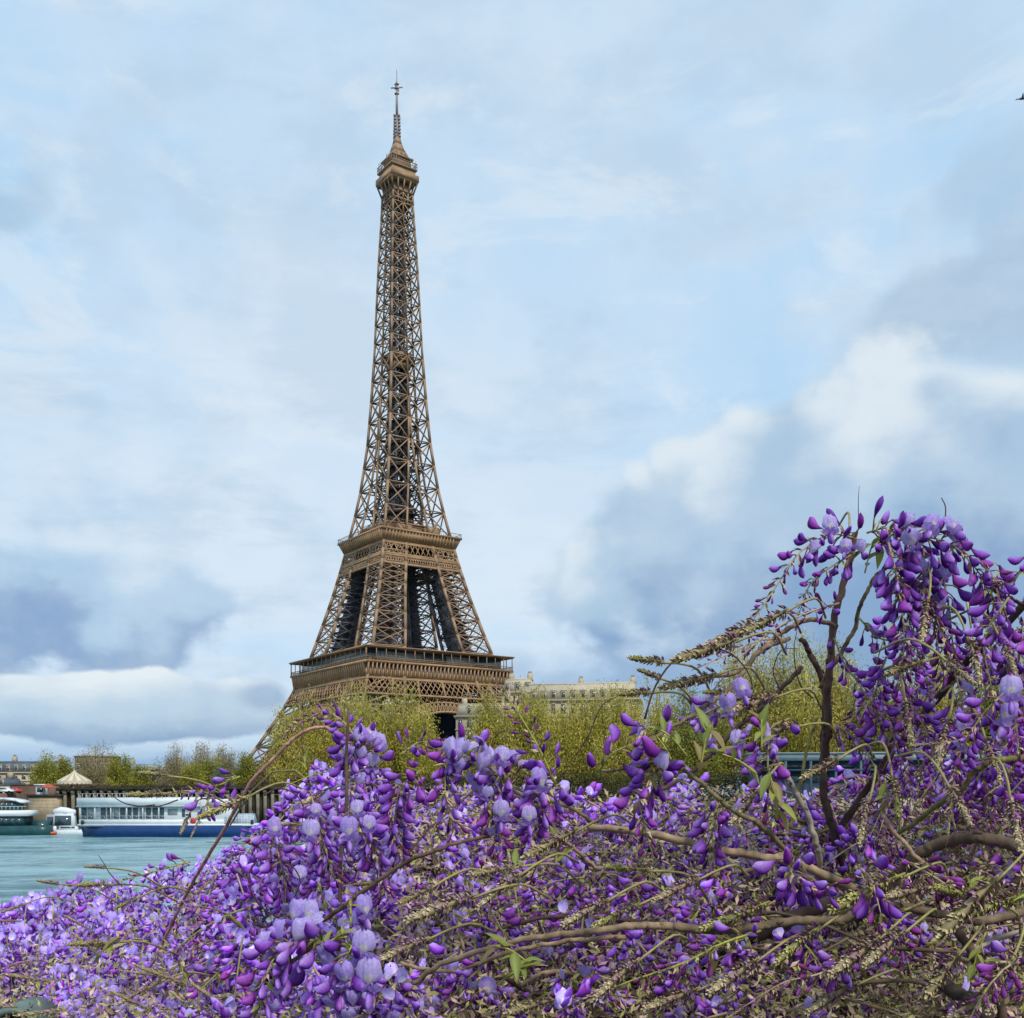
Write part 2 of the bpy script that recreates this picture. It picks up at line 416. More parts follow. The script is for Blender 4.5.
for sx, sy in ((-1, -1), (1, -1), (-1, 1), (1, 1)):
    lg = pillar([0, 9, 17, 25, 32, 39, 46.5, 54], sx, sy, 0.6, 0.27, False)
    up = pillar([57.5, 65, 72.5, 80, 87, 93, 98, 103, 108, 113], sx, sy, 0.55, 0.22, True)
    lg.V += [v for v in up.V]; lg.C += up.C
    lg.Q += [q + lg.n for q in up.Q]; lg.QM += up.QM; lg.T += [q + lg.n for q in up.T]; lg.TM += up.TM; lg.n += up.n
    o = lg.build('pillar', ['iron', 'iron_dark_shade'], tower, color=False)
    # the lift track and stairs inside each pillar
    e = Acc()
    cc = lambda z: (W(z) + I(z)) / 2
    for z0, z1 in ((4, 24), (24, 42), (42, 56), (58.5, 74), (74, 92), (92, 112)):
        q0, q1 = cc(z0) - 1.0, cc(z1) - 1.0
        h = 2.4 if z0 < 57 else 2.0
        e.hexa([(sx * q0 - h, sy * q0 - h, z0), (sx * q0 + h, sy * q0 - h, z0), (sx * q0 + h, sy * q0 + h, z0), (sx * q0 - h, sy * q0 + h, z0)],
               [(sx * q1 - h, sy * q1 - h, z1), (sx * q1 + h, sy * q1 - h, z1), (sx * q1 + h, sy * q1 + h, z1), (sx * q1 - h, sy * q1 + h, z1)])
    for z0, z1 in ((58.5, 72), (72, 86), (86, 99)):
        q0, q1 = I(z0) + 1.6, I(z1) + 1.6; g0, g1 = W(z0) - 4.5, W(z1) - 4.5
        e.hexa([(sx * q0 - .5, sy * q0, z0), (sx * q0 + .5, sy * q0, z0), (sx * q0 + .5, sy * g0, z0), (sx * q0 - .5, sy * g0, z0)],
               [(sx * q1 - .5, sy * q1, z1), (sx * q1 + .5, sy * q1, z1), (sx * q1 + .5, sy * g1, z1), (sx * q1 - .5, sy * g1, z1)])
    for z in np.arange(60, 112, 3.2):
        q = cc(z); e.box(sx * q - 3.6, sx * q + 3.6, sy * q - 3.6, sy * q + 3.6, z, z + 0.25)
    e.build('lift_track', 'iron_dark_shade', o, color=False)
    f = Acc(); f.box(sx * 49.3 - 15, sx * 49.3 + 15, sy * 49.3 - 15, sy * 49.3 + 15, -1, 3.2, inset=1.5)
    f.build('masonry_base', 'stone', o, color=False)
# decks -------------------------------------------------------------
def ring(a_, so, si, z0, z1, so1=None, si1=None, m=0):
    """square ring between half sizes"""
    so1 = so if so1 is None else so1; si1 = si if si1 is None else si1
    for k in range(4):
        ca, sa = math.cos(k * PI / 2), math.sin(k * PI / 2)
        rt = lambda x, y, z: (x * ca - y * sa, x * sa + y * ca, z)
        a_.hexa([rt(-so, -so, z0), rt(so, -so, z0), rt(si, -si, z0), rt(-si, -si, z0)],
                [rt(-so1, -so1, z1), rt(so1, -so1, z1), rt(si1, -si1, z1), rt(-si1, -si1, z1)], m=m)
def around(fn):
    for k in range(4):
        ca, sa = math.cos(k * PI / 2), math.sin(k * PI / 2)
        fn(lambda x, y, z: (x * ca - y * sa, x * sa + y * ca, z))
fp = empty('first_platform', (0, 0, 0), parent=tower)
a = Acc(); ring(a, 35.0, 33.6, 50.6, 51.6, m=0); ring(a, 35.0, 34.0, 51.6, 56.6, 35.0, 34.0, m=1); ring(a, 36.5, 15, 56.6, 57.6)  # dark middle ring paints the shade between the consoles
def consoles(rt):
    for x in np.arange(-35, 35.1, 1.9):
        a.hexa([rt(x - .95, -35.3, 51.6), rt(x + .95, -35.3, 51.6), rt(x + .95, -35.01, 51.6), rt(x - .95, -35.01, 51.6)], [rt(x - .7, -35.3, 54.2), rt(x + .7, -35.3, 54.2), rt(x + .7, -35.01, 54.2), rt(x - .7, -35.01, 54.2)])
        a.hexa([rt(x - .22, -35.6, 52.0), rt(x + .22, -35.6, 52.0), rt(x + .22, -34.8, 52.0), rt(x - .22, -34.8, 52.0)],
               [rt(x - .22, -36.45, 56.6), rt(x + .22, -36.45, 56.6), rt(x + .22, -34.8, 56.6), rt(x - .22, -34.8, 56.6)])
around(consoles)
a.build('frieze', ['iron_plain', 'iron_dark_shade'], fp, color=False)
a = Acc()
def rail(rt):
    a.beam(rt(-36.3, -36.3, 58.9), rt(36.3, -36.3, 58.9), .12)
    a.beam(rt(-36.3, -36.3, 58.2), rt(36.3, -36.3, 58.2), .08)
    for x in np.arange(-36, 36.1, 1.2): a.beam(rt(x, -36.3, 57.6), rt(x, -36.3, 58.9), .05)
    for x in np.linspace(-36, 36, 17): a.beam(rt(x, -36.2, 57.6), rt(x, -36.2, 62.9), .14)
    a.beam(rt(-36.4, -36.4, 62.9), rt(36.4, -36.4, 62.9), .22)
around(rail)
a.build('railing', 'iron', fp, color=False)
a = Acc(); ring(a, 36.9, 30.0, 63.0, 63.5)
a.build('gallery_roof', 'iron_plain', fp, color=False)
a = Acc(); ring(a, 32.6, 32.2, 57.6, 62.6)
a.build('gallery_glazing', 'glass', fp, color=False)
for (x0, x1) in ((-30, -8), (4, 18)):
    a = Acc(); a.box(x0, x1, -32.9, -32.65, 58.3, 61.9)
    for x in np.arange(x0, x1 + .1, 2): a.box(x - .12, x + .12, -33.0, -32.9, 58.2, 62.0, m=1)
    a.build('pavilion_window', ['glass_pale', 'iron'], fp, color=False)
a = Acc(); a.box(-32.9, -32.65, -30, 24, 58.3, 61.9)
a.build('pavilion_window', ['glass_pale'], fp, color=False)
a = Acc()
for k in range(-5, 6):
    a.box(-33, 33, k * 6 - .3, k * 6 + .3, 53.6, 56.5); a.box(k * 6 - .3, k * 6 + .3, -33, 33, 53.0, 53.58)
ring(a, 33.4, 14, 56.0, 56.58)
a.build('deck_girder', 'iron_dark_shade', fp, color=False)
# lattice band under the frieze
a = Acc()
def latt(rt):
    zl, zh = 43.8, 50.4
    wl, wh = W(zl) + .5, 35.3
    for z, q in ((zh, wh), (zl, wl)):
        a.beam(rt(-q, -q, z), rt(q, -q, z), .40)
    n_ = 30
    for i in range(n_):
        f0, f1 = -1 + 2 * i / n_, -1 + 2 * min(n_, i + 2) / n_
        a.beam(rt(f0 * wl, -wl, zl), rt(f1 * wh, -wh, zh), .16); a.beam(rt(f0 * wh, -wh, zh), rt(f1 * wl, -wl, zl), .16)
    for f in np.linspace(-1, 1, 7): a.beam(rt(f * wl, -wl - .1, zl), rt(f * wh, -wh - .1, zh), .34)
around(latt)
a.build('lattice_band', 'iron_plain', fp, color=False)
# arches
for k in range(4):
    ca, sa = math.cos(k * PI / 2), math.sin(k * PI / 2)
    rt = lambda x, y, z: np.array((x * ca - y * sa, x * sa + y * ca, z))
    a = Acc()
    def pt(th, r, dy=0.0):
        x = r * math.cos(th); z = 1.0 + r * math.sin(th) * 1.0
        yy = -(W(max(z, 0)) - 0.8) if z < 46 else -35.2
        yy = -max(35.0, min(-yy, 60)) + dy
        return rt(x, yy, z)
    ths = np.linspace(R(4), R(176), 61)
    for t0, t1 in zip(ths[:-1], ths[1:]):
        for dy in (0, 3.0):
            a.beam(pt(t0, 36.5, dy), pt(t1, 36.5, dy), .42)
            a.beam(pt(t0, 40.5, dy), pt(t1, 40.5, dy), .34)
            a.beam(pt(t0, 36.5, dy), pt(t1, 40.5, dy), .14); a.beam(pt(t0, 40.5, dy), pt(t1, 36.5, dy), .14)
        a.beam(pt(t0, 36.5), pt(t0, 40.5), .18)
        p0, p1, p2, p3 = pt(t0, 36.3, 0), pt(t1, 36.3, 0), pt(t1, 36.3, 3.0), pt(t0, 36.3, 3.0)
        a.hexa([p0, p1, p2, p3], [pt(t0, 36.1), pt(t1, 36.1), pt(t1, 36.1, 3), pt(t0, 36.1, 3)])
    for x in np.arange(-28, 28.1, 3.5):      # spandrel bracing up to the band
        zz_ = 1 + math.sqrt(max(0, 40.5 ** 2 - x * x))
        if zz_ < 43:
            a.beam(rt(x, -(W(zz_) - .8), zz_), rt(x, -35.2, 44), .16)
            if x + 3.5 <= 28.1:
                z2 = 1 + math.sqrt(max(0, 40.5 ** 2 - (x + 3.5) ** 2))
                a.beam(rt(x, -(W(zz_) - .8), zz_), rt(x + 3.5, -35.2, 44), .12); a.beam(rt(x + 3.5, -(W(z2) - .8), z2), rt(x, -35.2, 44), .12)
    a.build('arch', 'iron_plain', tower, color=False)
a = Acc()
for i in range(4):
    x0 = 6 + i * 7.5; a.box(x0, x0 + 7.3, -11.6, -11.2, 16, 47.0)
a.build('dark_panels', 'navy', tower, color=False)  # plain dark blue panels hung in the arch gap
# second platform
sp = empty('second_platform', (0, 0, 0), parent=tower)
a = Acc(); ring(a, 18.2, 17.2, 111.2, 112.0); ring(a, 18.4, 17.6, 112.0, 116.0, 20.0, 17.6); ring(a, 20.4, 6, 116.0, 116.9)
def cons2(rt):
    for x in np.arange(-17.5, 17.6, 1.6):
        a.hexa([rt(x - .2, -18.6, 112.3), rt(x + .2, -18.6, 112.3), rt(x + .2, -18.0, 112.3), rt(x - .2, -18.0, 112.3)],
               [rt(x - .2, -20.38, 115.98), rt(x + .2, -20.38, 115.98), rt(x + .2, -18.0, 115.98), rt(x - .2, -18.0, 115.98)])
around(cons2)
a.build('cornice', 'iron_plain', sp, color=False)
a = Acc()
def rail2(rt):
    a.beam(rt(-20.2, -20.2, 118.4), rt(20.2, -20.2, 118.4), .10)
    for x in np.arange(-20.1, 20.2, 1.0): a.beam(rt(x, -20.2, 116.9), rt(x, -20.2, 118.4), .05)
    for x in np.arange(-12, 12.1, 1.0): a.beam(rt(x, -12.6, 121.9), rt(x, -12.6, 123.2), .05)
    a.beam(rt(-12.6, -12.6, 123.2), rt(12.6, -12.6, 123.2), .09)
around(rail2)
a.build('railing', 'iron', sp, color=False)
a = Acc(); ring(a, 13, 4, 121.2, 121.8); ring(a, 12, 11.7, 117.0, 121.2)
a.box(-9, -2, -14.5, -11.9, 117.0, 120.6); a.box(5, 12, -15.0, -12.1, 117.0, 121.0); a.box(12.1, 15.0, -6, 5, 117.0, 121.1); a.box(-15, -12.1, -9, 0, 117, 120.3)
a.build('kiosk_storey', 'iron_plain', sp, color=False)
a = Acc()
for k in range(-3, 4): a.box(-17.2, 17.2, k * 5 - .25, k * 5 + .25, 113.6, 115.9)
ring(a, 17.4, 5, 115.4, 115.95)
a.build('deck_girder', 'iron_dark_shade', sp, color=False)
a = Acc()
def band2(rt):
    for z0, z1, n, r in ((106.2, 111.2, 14, .17), (101.8, 105.4, 32, .16)):
        for i in range(n):
            f0, f1 = -1 + 2 * i / n, -1 + 2 * (i + 1) / n
            a.beam(rt(f0 * W(z0), -W(z0), z0), rt(f1 * W(z1), -W(z1), z1), r); a.beam(rt(f1 * W(z0), -W(z0), z0), rt(f0 * W(z1), -W(z1), z1), r)
    for z, r in ((111.0, .35), (106.2, .4), (105.4, .4), (101.8, .42)): a.beam(rt(-W(z), -W(z), z), rt(W(z), -W(z), z), r)
around(band2)
a.build('lattice_band', 'iron_plain', sp, color=False)
# upper shaft
a = Acc()
levels = [117.0]
while levels[-1] < 268: levels.append(levels[-1] + max(5.2, (W(levels[-1]) - I(levels[-1])) * 1.04))
levels[-1] = 271.0
for z0, z1 in zip(levels[:-1], levels[1:]):
    re = 0.46 if z0 < 190 else 0.36
    rb = 0.23 if z0 < 190 else 0.2
    o0, i0, o1, i1 = W(z0), I(z0), W(z1), I(z1)
    def fn(rt, o0=o0, i0=i0, o1=o1, i1=i1, z0=z0, z1=z1, re=re, rb=rb):
        a.beam(rt(-o0, -o0, z0), rt(-o1, -o1, z1), re)
        for sg in (-1, 1):
            a.beam(rt(sg * i0, -o0, z0), rt(sg * i1, -o1, z1), re * .8)
            xpanel(a, rt(sg * o0, -o0, z0), rt(sg * i0, -o0, z0), rt(sg * o1, -o1, z1), rt(sg * i1, -o1, z1), rb, True, False)
            if i0 > 0.4:   # inner faces of each pillar
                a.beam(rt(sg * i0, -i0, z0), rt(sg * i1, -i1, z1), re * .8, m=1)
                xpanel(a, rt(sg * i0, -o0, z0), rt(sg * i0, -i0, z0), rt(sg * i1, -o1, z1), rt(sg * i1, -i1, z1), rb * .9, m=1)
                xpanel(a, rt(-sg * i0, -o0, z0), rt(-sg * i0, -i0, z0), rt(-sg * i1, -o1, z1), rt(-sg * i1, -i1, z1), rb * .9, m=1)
        a.beam(rt(-o1, -o1, z1), rt(0, 0, z1), rb, m=1); a.beam(rt(0, -o1, z1), rt(0, 0, z1), rb, m=1)
        a.beam(rt(0, -o1, z1), rt(o1, 0, z1), rb)
    around(fn)
a.build('upper_shaft', ['iron', 'iron_dark_shade'], tower, color=False)
a = Acc()                                                           # lifts, stairs and landings in the core
for sg in (-1, 1):
    a.box(sg * 2.6 - 1.5, sg * 2.6 + 1.5, -3.2, 3.2, 117, 134)
    for z0 in np.arange(134, 262, 5.5):
        h = 3.1 if z0 < 200 else 2.0
        for y in (-h, h):
            a.beam((sg * h, y, z0), (sg * h, y, z0 + 5.5), .34); a.beam((sg * h, y, z0), (sg * h * .1, y, z0 + 5.5), .18)
            a.beam((sg * h, -y, z0), (sg * h, y, z0 + 5.5), .16)
        a.beam((sg * h, -h, z0), (sg * h, h, z0), .25)
        a.beam((-h, sg * h, z0), (h, sg * h, z0), .25)
        if z0 < 200: a.box(sg * 2.2 - .9, sg * 2.2 + .9, -1.6, 1.6, z0, z0 + 3.6)
        else: a.box(sg * 1.2 - .5, sg * 1.2 + .5, -.8, .8, z0, z0 + 3.2)
for z in levels[1:-1]:
    if z < 200: ring(a, I(z) + 2.8 if I(z) > 1 else 4.5, 2.6, z - .2, z)
a.build('lift_core', 'iron_dark_shade', tower, color=False)
a = Acc(); ring(a, 5.0, 1.5, 196.5, 197.1); ring(a, 5.0, 4.7, 197.1, 200.0); ring(a, 4.0, 3.7, 193.0, 196.5)
a.build('intermediate_landing', 'iron', tower, color=False)
# summit
sm = empty('summit', (0, 0, 0), parent=tower)
a = Acc()
def flare(rt):
    for f in (-1, -.5, 0, .5, 1):
        a.beam(rt(f * 4.9, -4.9, 266), rt(f * 5.1, -5.1, 271), .26); a.beam(rt(f * 5.1, -5.1, 271), rt(f * 6.5, -6.5, 276), .28)
    for z, h in ((268.0, 5.0), (271.5, 5.2)): a.beam(rt(-h, -h, z), rt(h, -h, z), .3)
around(flare)
ring(a, 4.3, 4.0, 268, 275.6)
a.build('bracket', 'iron', sm, color=False)
a = Acc(); ring(a, 6.6, 1, 275.7, 276.4, 7.0, 1); ring(a, 7.1, 6.8, 276.4, 279.2); a.box(-5.9, 5.9, -5.9, 5.9, 276.5, 281.6)
a.build('cabin', 'iron_plain', sm, color=False)
a = Acc(); a.box(-6.6, 6.6, -6.6, 6.6, 281.6, 282.2)
def r3(rt):
    a.beam(rt(-6.5, -6.5, 284.6), rt(6.5, -6.5, 284.6), .12); a.beam(rt(-6.5, -6.5, 283.4), rt(6.5, -6.5, 283.4), .09)
    for x in np.arange(-6.5, 6.6, 1.2): a.beam(rt(x, -6.5, 282.2), rt(x, -6.5, 284.8 + (1.5 if int(x * 3) % 3 == 0 else 0)), .08)
around(r3)
a.build('open_deck', 'iron', sm, color=False)
a = Acc()
a.box(-4.8, 4.8, -4.8, 4.8, 282.2, 286.5, inset=.5); a.box(-5.4, 5.4, -5.4, 5.4, 286.5, 287.1)
a.box(-4.2, 4.2, -4.2, 4.2, 287.1, 290.4, inset=1.2); a.box(-2.7, 2.7, -2.7, 2.7, 290.4, 294.2, inset=1.0); a.box(-1.6, 1.6, -1.6, 1.6, 294.2, 297.6, inset=.5)
for i in range(26):
    t_ = rng.uniform(0, 2 * PI); r_ = rng.uniform(3.0, 5.6); z_ = 286 + rng.uniform(0, 1.5)
    a.beam((r_ * math.cos(t_), r_ * math.sin(t_), z_), (r_ * math.cos(t_), r_ * math.sin(t_), z_ + rng.uniform(1.6, 4.2)), .12)
a.build('lantern_storey', 'iron', sm, color=False)
a = Acc()
a.tube([(0, 0, 297), (0, 0, 302), (0, 0, 307)], [1.05, .95, .85], 8)
for z in np.arange(297.5, 306.6, 1.5):
    for t_ in np.arange(4) * PI / 2 + z: a.box(math.cos(t_) * 1.3 - .45, math.cos(t_) * 1.3 + .45, math.sin(t_) * 1.3 - .45, math.sin(t_) * 1.3 + .45, z, z + .9)
a.tube([(0, 0, 307), (0, 0, 314), (0, 0, 321)], [.62, .55, .42], 8)
a.beam((-2.0, 1.7, 320), (2.0, -1.7, 320), .2); a.beam((-2.0, -1.7, 320), (2.0, 1.7, 320), .2)
a.tube([(0, 0, 321), (0, 0, 323), (0, 0, 328)], [.42, .2, .16], 6)
for z in (317, 319.4, 321.3): a.box(-.8, .8, -.8, .8, z, z + .5)
a.build('antenna_mast', 'mast', sm, color=False)

# ------------------------------------------------------------------ trees on the far bank
def far_tree(px, pytop, D, halfw, kind, label, seed, zb=GZ, group=None):
    g = np.random.default_rng(seed)
    sc_ = F / D
    pytop = pytop - (24 if kind == 'willow' else 9) - (20 if px > 720 else 0)
    h = (HOR - pytop) / sc_ + CZ - zb; cr = halfw / sc_
    root = empty({'bare': 'bare_tree', 'bush': 'bush'}.get(kind, 'tree'), ((px - 512) / sc_, D, zb), g.uniform(0, 6))
    tag(root, label, 'bush' if kind == 'bush' else 'tree', group)
    tr = Acc(); cw = Acc()
    th = h * (0.20 if kind != 'bush' else 0.06)
    tr.tube([(0, 0, -.3), (.1, 0, th * .5), (0, .1, th), (.2, 0, h * .6)], [h * .018, h * .015, h * .012, h * .006], 7)
    pal = {'willow': [(.45, .395, .06), (.54, .46, .085), (.36, .335, .05), (.52, .43, .12)],
           'green': [(.31, .30, .04), (.25, .25, .035), (.38, .36, .055), (.20, .21, .035)],
           'bare': [(.34, .28, .17), (.29, .24, .14), (.40, .34, .18), (.30, .28, .11)],
           'dark': [(.06, .085, .025), (.045, .06, .02), (.08, .10, .03)],
           'silver': [(.14, .20, .13), (.10, .15, .10), (.18, .23, .15)],
           'bush': [(.12, .055, .045), (.09, .045, .04), (.13, .08, .05)]}[kind]
    nb = {'willow': 135, 'green': 110, 'bare': 110, 'dark': 60, 'silver': 50, 'bush': 60}[kind]
    starts = []; 
    for b in range(nb):
        az_ = g.uniform(0, 2 * PI)
        rr = cr * 1.08 * math.sqrt(g.uniform(0.02, 1.0))
        k = rr / cr
        ztop = h * (1 - 0.50 * k ** 2.6) * g.uniform(.90, .97) if kind != 'bush' else h * (1 - .6 * k ** 2) * g.uniform(.75, 1)
        s0 = np.array((0, 0, th * g.uniform(.7, 1.5)))
        e0 = np.array((rr * math.cos(az_), rr * math.sin(az_), ztop * (g.uniform(.30, 1.0) if k > .5 else g.uniform(.6, 1))))
        mid = s0 * .45 + e0 * .55 + np.array((math.cos(az_), math.sin(az_), 0)) * cr * .14 - np.array((0, 0, h * .06))
        ts = np.linspace(0, 1, 7)[:, None]
        cv = (1 - ts) ** 2 * s0 + 2 * ts * (1 - ts) * mid + ts ** 2 * e0
        if b % (2 if kind == 'bare' else 4) == 0:
            tr.tube(cv, np.linspace(h * .006, h * .0012, 7), 4)
        else: tr.tube(cv[2:], np.linspace(h * .0025, h * .0008, 5), 3)
        # twigs and young leaves along the outer part
        nl = {'willow': 230, 'green': 190, 'bare': 150, 'dark': 120, 'silver': 100, 'bush': 90}[kind]
        t_ = g.uniform(.25, 1.0, nl) ** .8
        c = (1 - t_)[:, None] ** 2 * s0 + (2 * t_ * (1 - t_))[:, None] * mid + (t_ ** 2)[:, None] * e0
        dd = (e0 - mid); dd = dd / (np.linalg.norm(dd) + 1e-6)
        sp_ = {'willow': .95, 'green': 1.0, 'bare': .9, 'dark': 1.0, 'silver': .8, 'bush': .6}[kind] * (h / 25) ** .7
        c = c + g.normal(0, sp_, (nl, 3)) * np.array((1, 1, .8))
        up_ = dd * (.6 if kind in ('willow', 'bare') else .3) + np.array((0, 0, .35)) + g.normal(0, .55 if kind in ('willow', 'bare') else 1.0, (nl, 3))
        up_ /= np.linalg.norm(up_, axis=1)[:, None]
        sd_ = np.cross(up_, g.normal(0, 1, (nl, 3))); sd_ /= np.linalg.norm(sd_, axis=1)[:, None]
        if kind == 'willow': L, Wd = g.uniform(.25, .60, nl), g.uniform(.08, .15, nl)
        elif kind == 'bare': L, Wd = g.uniform(.3, .8, nl), g.uniform(.05, .11, nl)
        else: L, Wd = g.uniform(.22, .45, nl), g.uniform(.13, .24, nl)
        s2 = (h / 25) ** .4; L = L * s2; Wd = Wd * s2
        A = c - up_ * L[:, None] * .5 - sd_ * Wd[:, None] * .3; B = c - up_ * L[:, None] * .5 + sd_ * Wd[:, None] * .3
        C_ = c + up_ * L[:, None] * .5 + sd_ * Wd[:, None]; D_ = c + up_ * L[:, None] * .5 - sd_ * Wd[:, None]
        V = np.stack([A, B, C_, D_], 1).reshape(-1, 3)
        q = np.arange(nl * 4).reshape(-1, 4)
        base = np.array(pal[g.integers(len(pal))]) * g.uniform(.7, 1.3)
        cc_ = np.repeat(base[None, :] * g.uniform(.75, 1.3, (nl, 1)), 4, 0)
        cw.add(V, q, c=cc_)
    tr.build('trunk', 'bark_far', root, color=False)
    cw.build('crown', 'crown', root)
    return root
WG = 'budding trees in front of the tower and buildings'
for i, (px, pt_, D, hw, kd, lb) in enumerate([
    (292, 716, 276, 26, 'willow', 'small yellow-green tree at the left edge of the row, beside the leaning tower leg'),
    (322, 704, 282, 33, 'willow', 'rounded yellow-green tree under the left corner of the first platform'),
    (356, 690, 279, 40, 'willow', 'broad olive-green tree directly below the front corner of the tower'),
    (398, 694, 284, 40, 'willow', 'tall yellow-green tree immediately left of the dark tower arch'),
    (424, 716, 274, 20, 'willow', 'low pale green tree crown closing the left side of the arch gap'),
    (494, 694, 282, 30, 'willow', 'yellow-green tree immediately right of the dark tower arch'),
    (532, 690, 276, 36, 'willow', 'wide budding tree before the left half of the pale stone building'),
    (572, 700, 282, 34, 'willow', 'lower olive tree before the middle of the pale stone building'),
    (612, 694, 277, 36, 'willow', 'hazy olive tree before the right half of the pale stone building'),
    (652, 686, 284, 38, 'willow', 'olive-green tree hiding the right end of the pale stone building'),
    (698, 674, 278, 42, 'green', 'brighter green tree just right of the pale stone building'),
    (745, 664, 284, 42, 'willow', 'tall feathery yellow-green tree left of the upright wisteria stems'),
    (792, 656, 278, 44, 'willow', 'tall feathery tree seen between the two upright wisteria stems'),
    (840, 662, 286, 42, 'willow', 'olive tree behind the lower left of the upper flower cluster'),
    (886, 672, 279, 40, 'green', 'green tree behind the middle of the upper flower cluster'),
    (934, 664, 284, 42, 'willow', 'yellow-green tree above the blue quayside pavilion'),
    (984, 660, 278, 44, 'green', 'dense green tree above the red panel of the pavilion'),
    (1034, 656, 284, 44, 'willow', 'tree cut by the right edge of the picture above the pavilion')]):
    far_tree(px, pt_, D, hw, kd, lb, 100 + i, group=WG)
LG = 'trees along the far left quay'
for i, (px, pt_, D, hw, kd, lb) in enumerate([
    (47, 754, 345, 17, 'green', 'olive-green tree before the slate-roofed apartment block'),
    (66, 757, 350, 10, 'green', 'small round green tree left of the brown tower block'),
    (98, 741, 360, 27, 'bare', 'large leafless brown tree in front of the brown tower block'),
    (121, 754, 335, 16, 'green', 'dense round yellow-green tree right of the carousel'),
    (141, 768, 322, 12, 'green', 'low yellow-green tree right of the round dense one'),
    (176, 742, 380, 17, 'bare', 'thin leafless tree standing alone against the sky'),
    (203, 742, 365, 17, 'bare', 'leafless brown tree right of the thin lone one'),
    (226, 745, 350, 19, 'bare', 'bare twiggy tree just left of the leaning tower leg'),
    (213, 756, 330, 20, 'green', 'mid-green tree in front of the leafless trees'),
    (192, 764, 318, 13, 'green', 'small olive tree behind the hanging flower spray'),
    (246, 752, 330, 14, 'green', 'green tree touching the foot of the tower'),
    (157, 760, 400, 12, 'dark', 'small dark evergreen right of the teal-roofed hall'),
    (222, 767, 300, 11, 'silver', 'silvery green shrub on the quay left of the tower foot'),
    (265, 757, 300, 18, 'bush', 'reddish-brown leafless bush at the foot of the tower leg'),
    (290, 762, 292, 16, 'green', 'low green shrub above the piled quay wall')]):
    far_tree(px, pt_, D, hw, kd, lb, 200 + i, group=LG)

# ------------------------------------------------------------------ buildings
def facade_building(name, label, cat, x0, x1, y, depth, zb, heights, wall='stone', roof='slate', rz=0, bay=3.2, mans=4.5, maxw=90, dormers=True):
    b = empty(name, ((x0 + x1) / 2, y, zb), R(rz)); tag(b, label, cat)
    hw = (x1 - x0) / 2; H = sum(heights)
    a = Acc(); a.box(-hw, hw, 0, depth, -1, H)
    a.build('wall', wall, b, color=False)
    a = Acc(); z = 0
    for h in heights: 
        z += h
        a.box(-hw - .25, hw + .25, -.25, -.003, z - .45, z - .1)
    a.box(-hw - .6, hw + .6, -.6, depth + .6, H + .003, H + .45)
    a.build('cornice', 'stone2', b, color=False)
    nb = max(1, int(2 * hw / bay)); cnt = 0
    z = 0; rows = []
    for h in heights: rows.append((z, h)); z += h
    rows = rows[::-1]
    for (z, h) in rows:
        for i in range(nb):
            if cnt >= maxw: break
            x = -hw + (i + .5) * 2 * hw / nb
            wa = Acc()
            wa.box(x - .75, x + .75, -.12, -.004, z + h * .18 - .1, z + h * .82 + .2, m=1)
            wa.box(x - .58, x + .58, -.16, -.122, z + h * .18, z + h * .82, m=0)
            wa.box(x - .04, x + .04, -.19, -.162, z + h * .18, z + h * .82, m=1)
            wa.build('window', ['window', 'stone2'], b, color=False); cnt += 1
    if mans > 0:
        zr = H + .45
        a = Acc(); a.box(-hw, hw, 0.2, depth, zr, zr + mans, inset=mans * .28)
        zt_ = zr + mans
        a.box(-hw + mans * .28, hw - mans * .28, .2 + mans * .28, depth - mans * .28, zt_ + .003, zt_ + .5, inset=.4)
        r_ = a.build('roof', roof, b, color=False)
        for i in range(nb if dormers else 0):
            x = -hw + (i + .5) * 2 * hw / nb
            if abs(x) > hw - 1.5: continue
            d = Acc(); d.box(x - .7, x + .7, .35, 2.2, zr + .5, zr + 2.7, m=1); d.box(x - .5, x + .5, .30, .347, zr + .7, zr + 2.4)
            d.box(x - .85, x + .85, .25, 2.3, zr + 2.705, zr + 2.95, m=1)
            d.build('dormer', ['window', 'stone2'], r_, color=False)
        for i in range(max(2, nb // 4)):
            x = -hw + 1.5 + i * (2 * hw - 3) / max(1, max(2, nb // 4) - 1)
            x = min(max(x, -hw + mans * .3 + .8), hw - mans * .3 - .8)
            d = Acc(); d.box(x - .7, x + .7, depth * .45, depth * .45 + 2.2, zt_ + .1, zt_ + 2.6, m=0)
            for k in (-.4, 0, .4): d.tube([(x + k, depth * .45 + 1.1, zt_ + 2.6), (x + k, depth * .45 + 1.1, zt_ + 3.3)], .15, 6, m=1)
            d.build('chimney', ['stone', 'brick'], r_, color=False)
    return b
facade_building('stone_building', 'long pale limestone building with mansard roof behind the budding trees', 'building', 2, 38, 332, 18, GZ, [5.5, 5.2, 5.2, 5.0, 4.8, 4.4], rz=-9, mans=4.6, roof='stone2', bay=2.9, maxw=95)
facade_building('stone_building', 'lower pale limestone wing beside the dark arch of the tower', 'building', -16.5, 2.5, 327, 16, GZ, [5, 4.4, 4.4, 4.2, 3.6, 3.4], rz=-4, mans=3.2, roof='stone2', bay=2.7, maxw=60)
facade_building('stone_building', 'taller domed limestone corner block at left end of the long building', 'building', -3, 6.5, 336, 14, GZ, [5.5, 5.0, 5.0, 5.0, 4.6, 4.4, 3.4], rz=-9, mans=3.6, roof='stone2', bay=2.6, maxw=40)
facade_building('apartment_building', 'cream apartment block with blue slate mansard roof at far left', 'building', -215, -176, 430, 16, GZ, [3.3, 3.0, 2.9, 2.7], rz=6, mans=3.8, bay=3.0, maxw=70)
facade_building('apartment_building', 'low grey-roofed building cut by the left edge of the picture', 'building', -192, -179, 392, 14, GZ, [3.0, 2.8], rz=0, mans=2.6, bay=3.0)
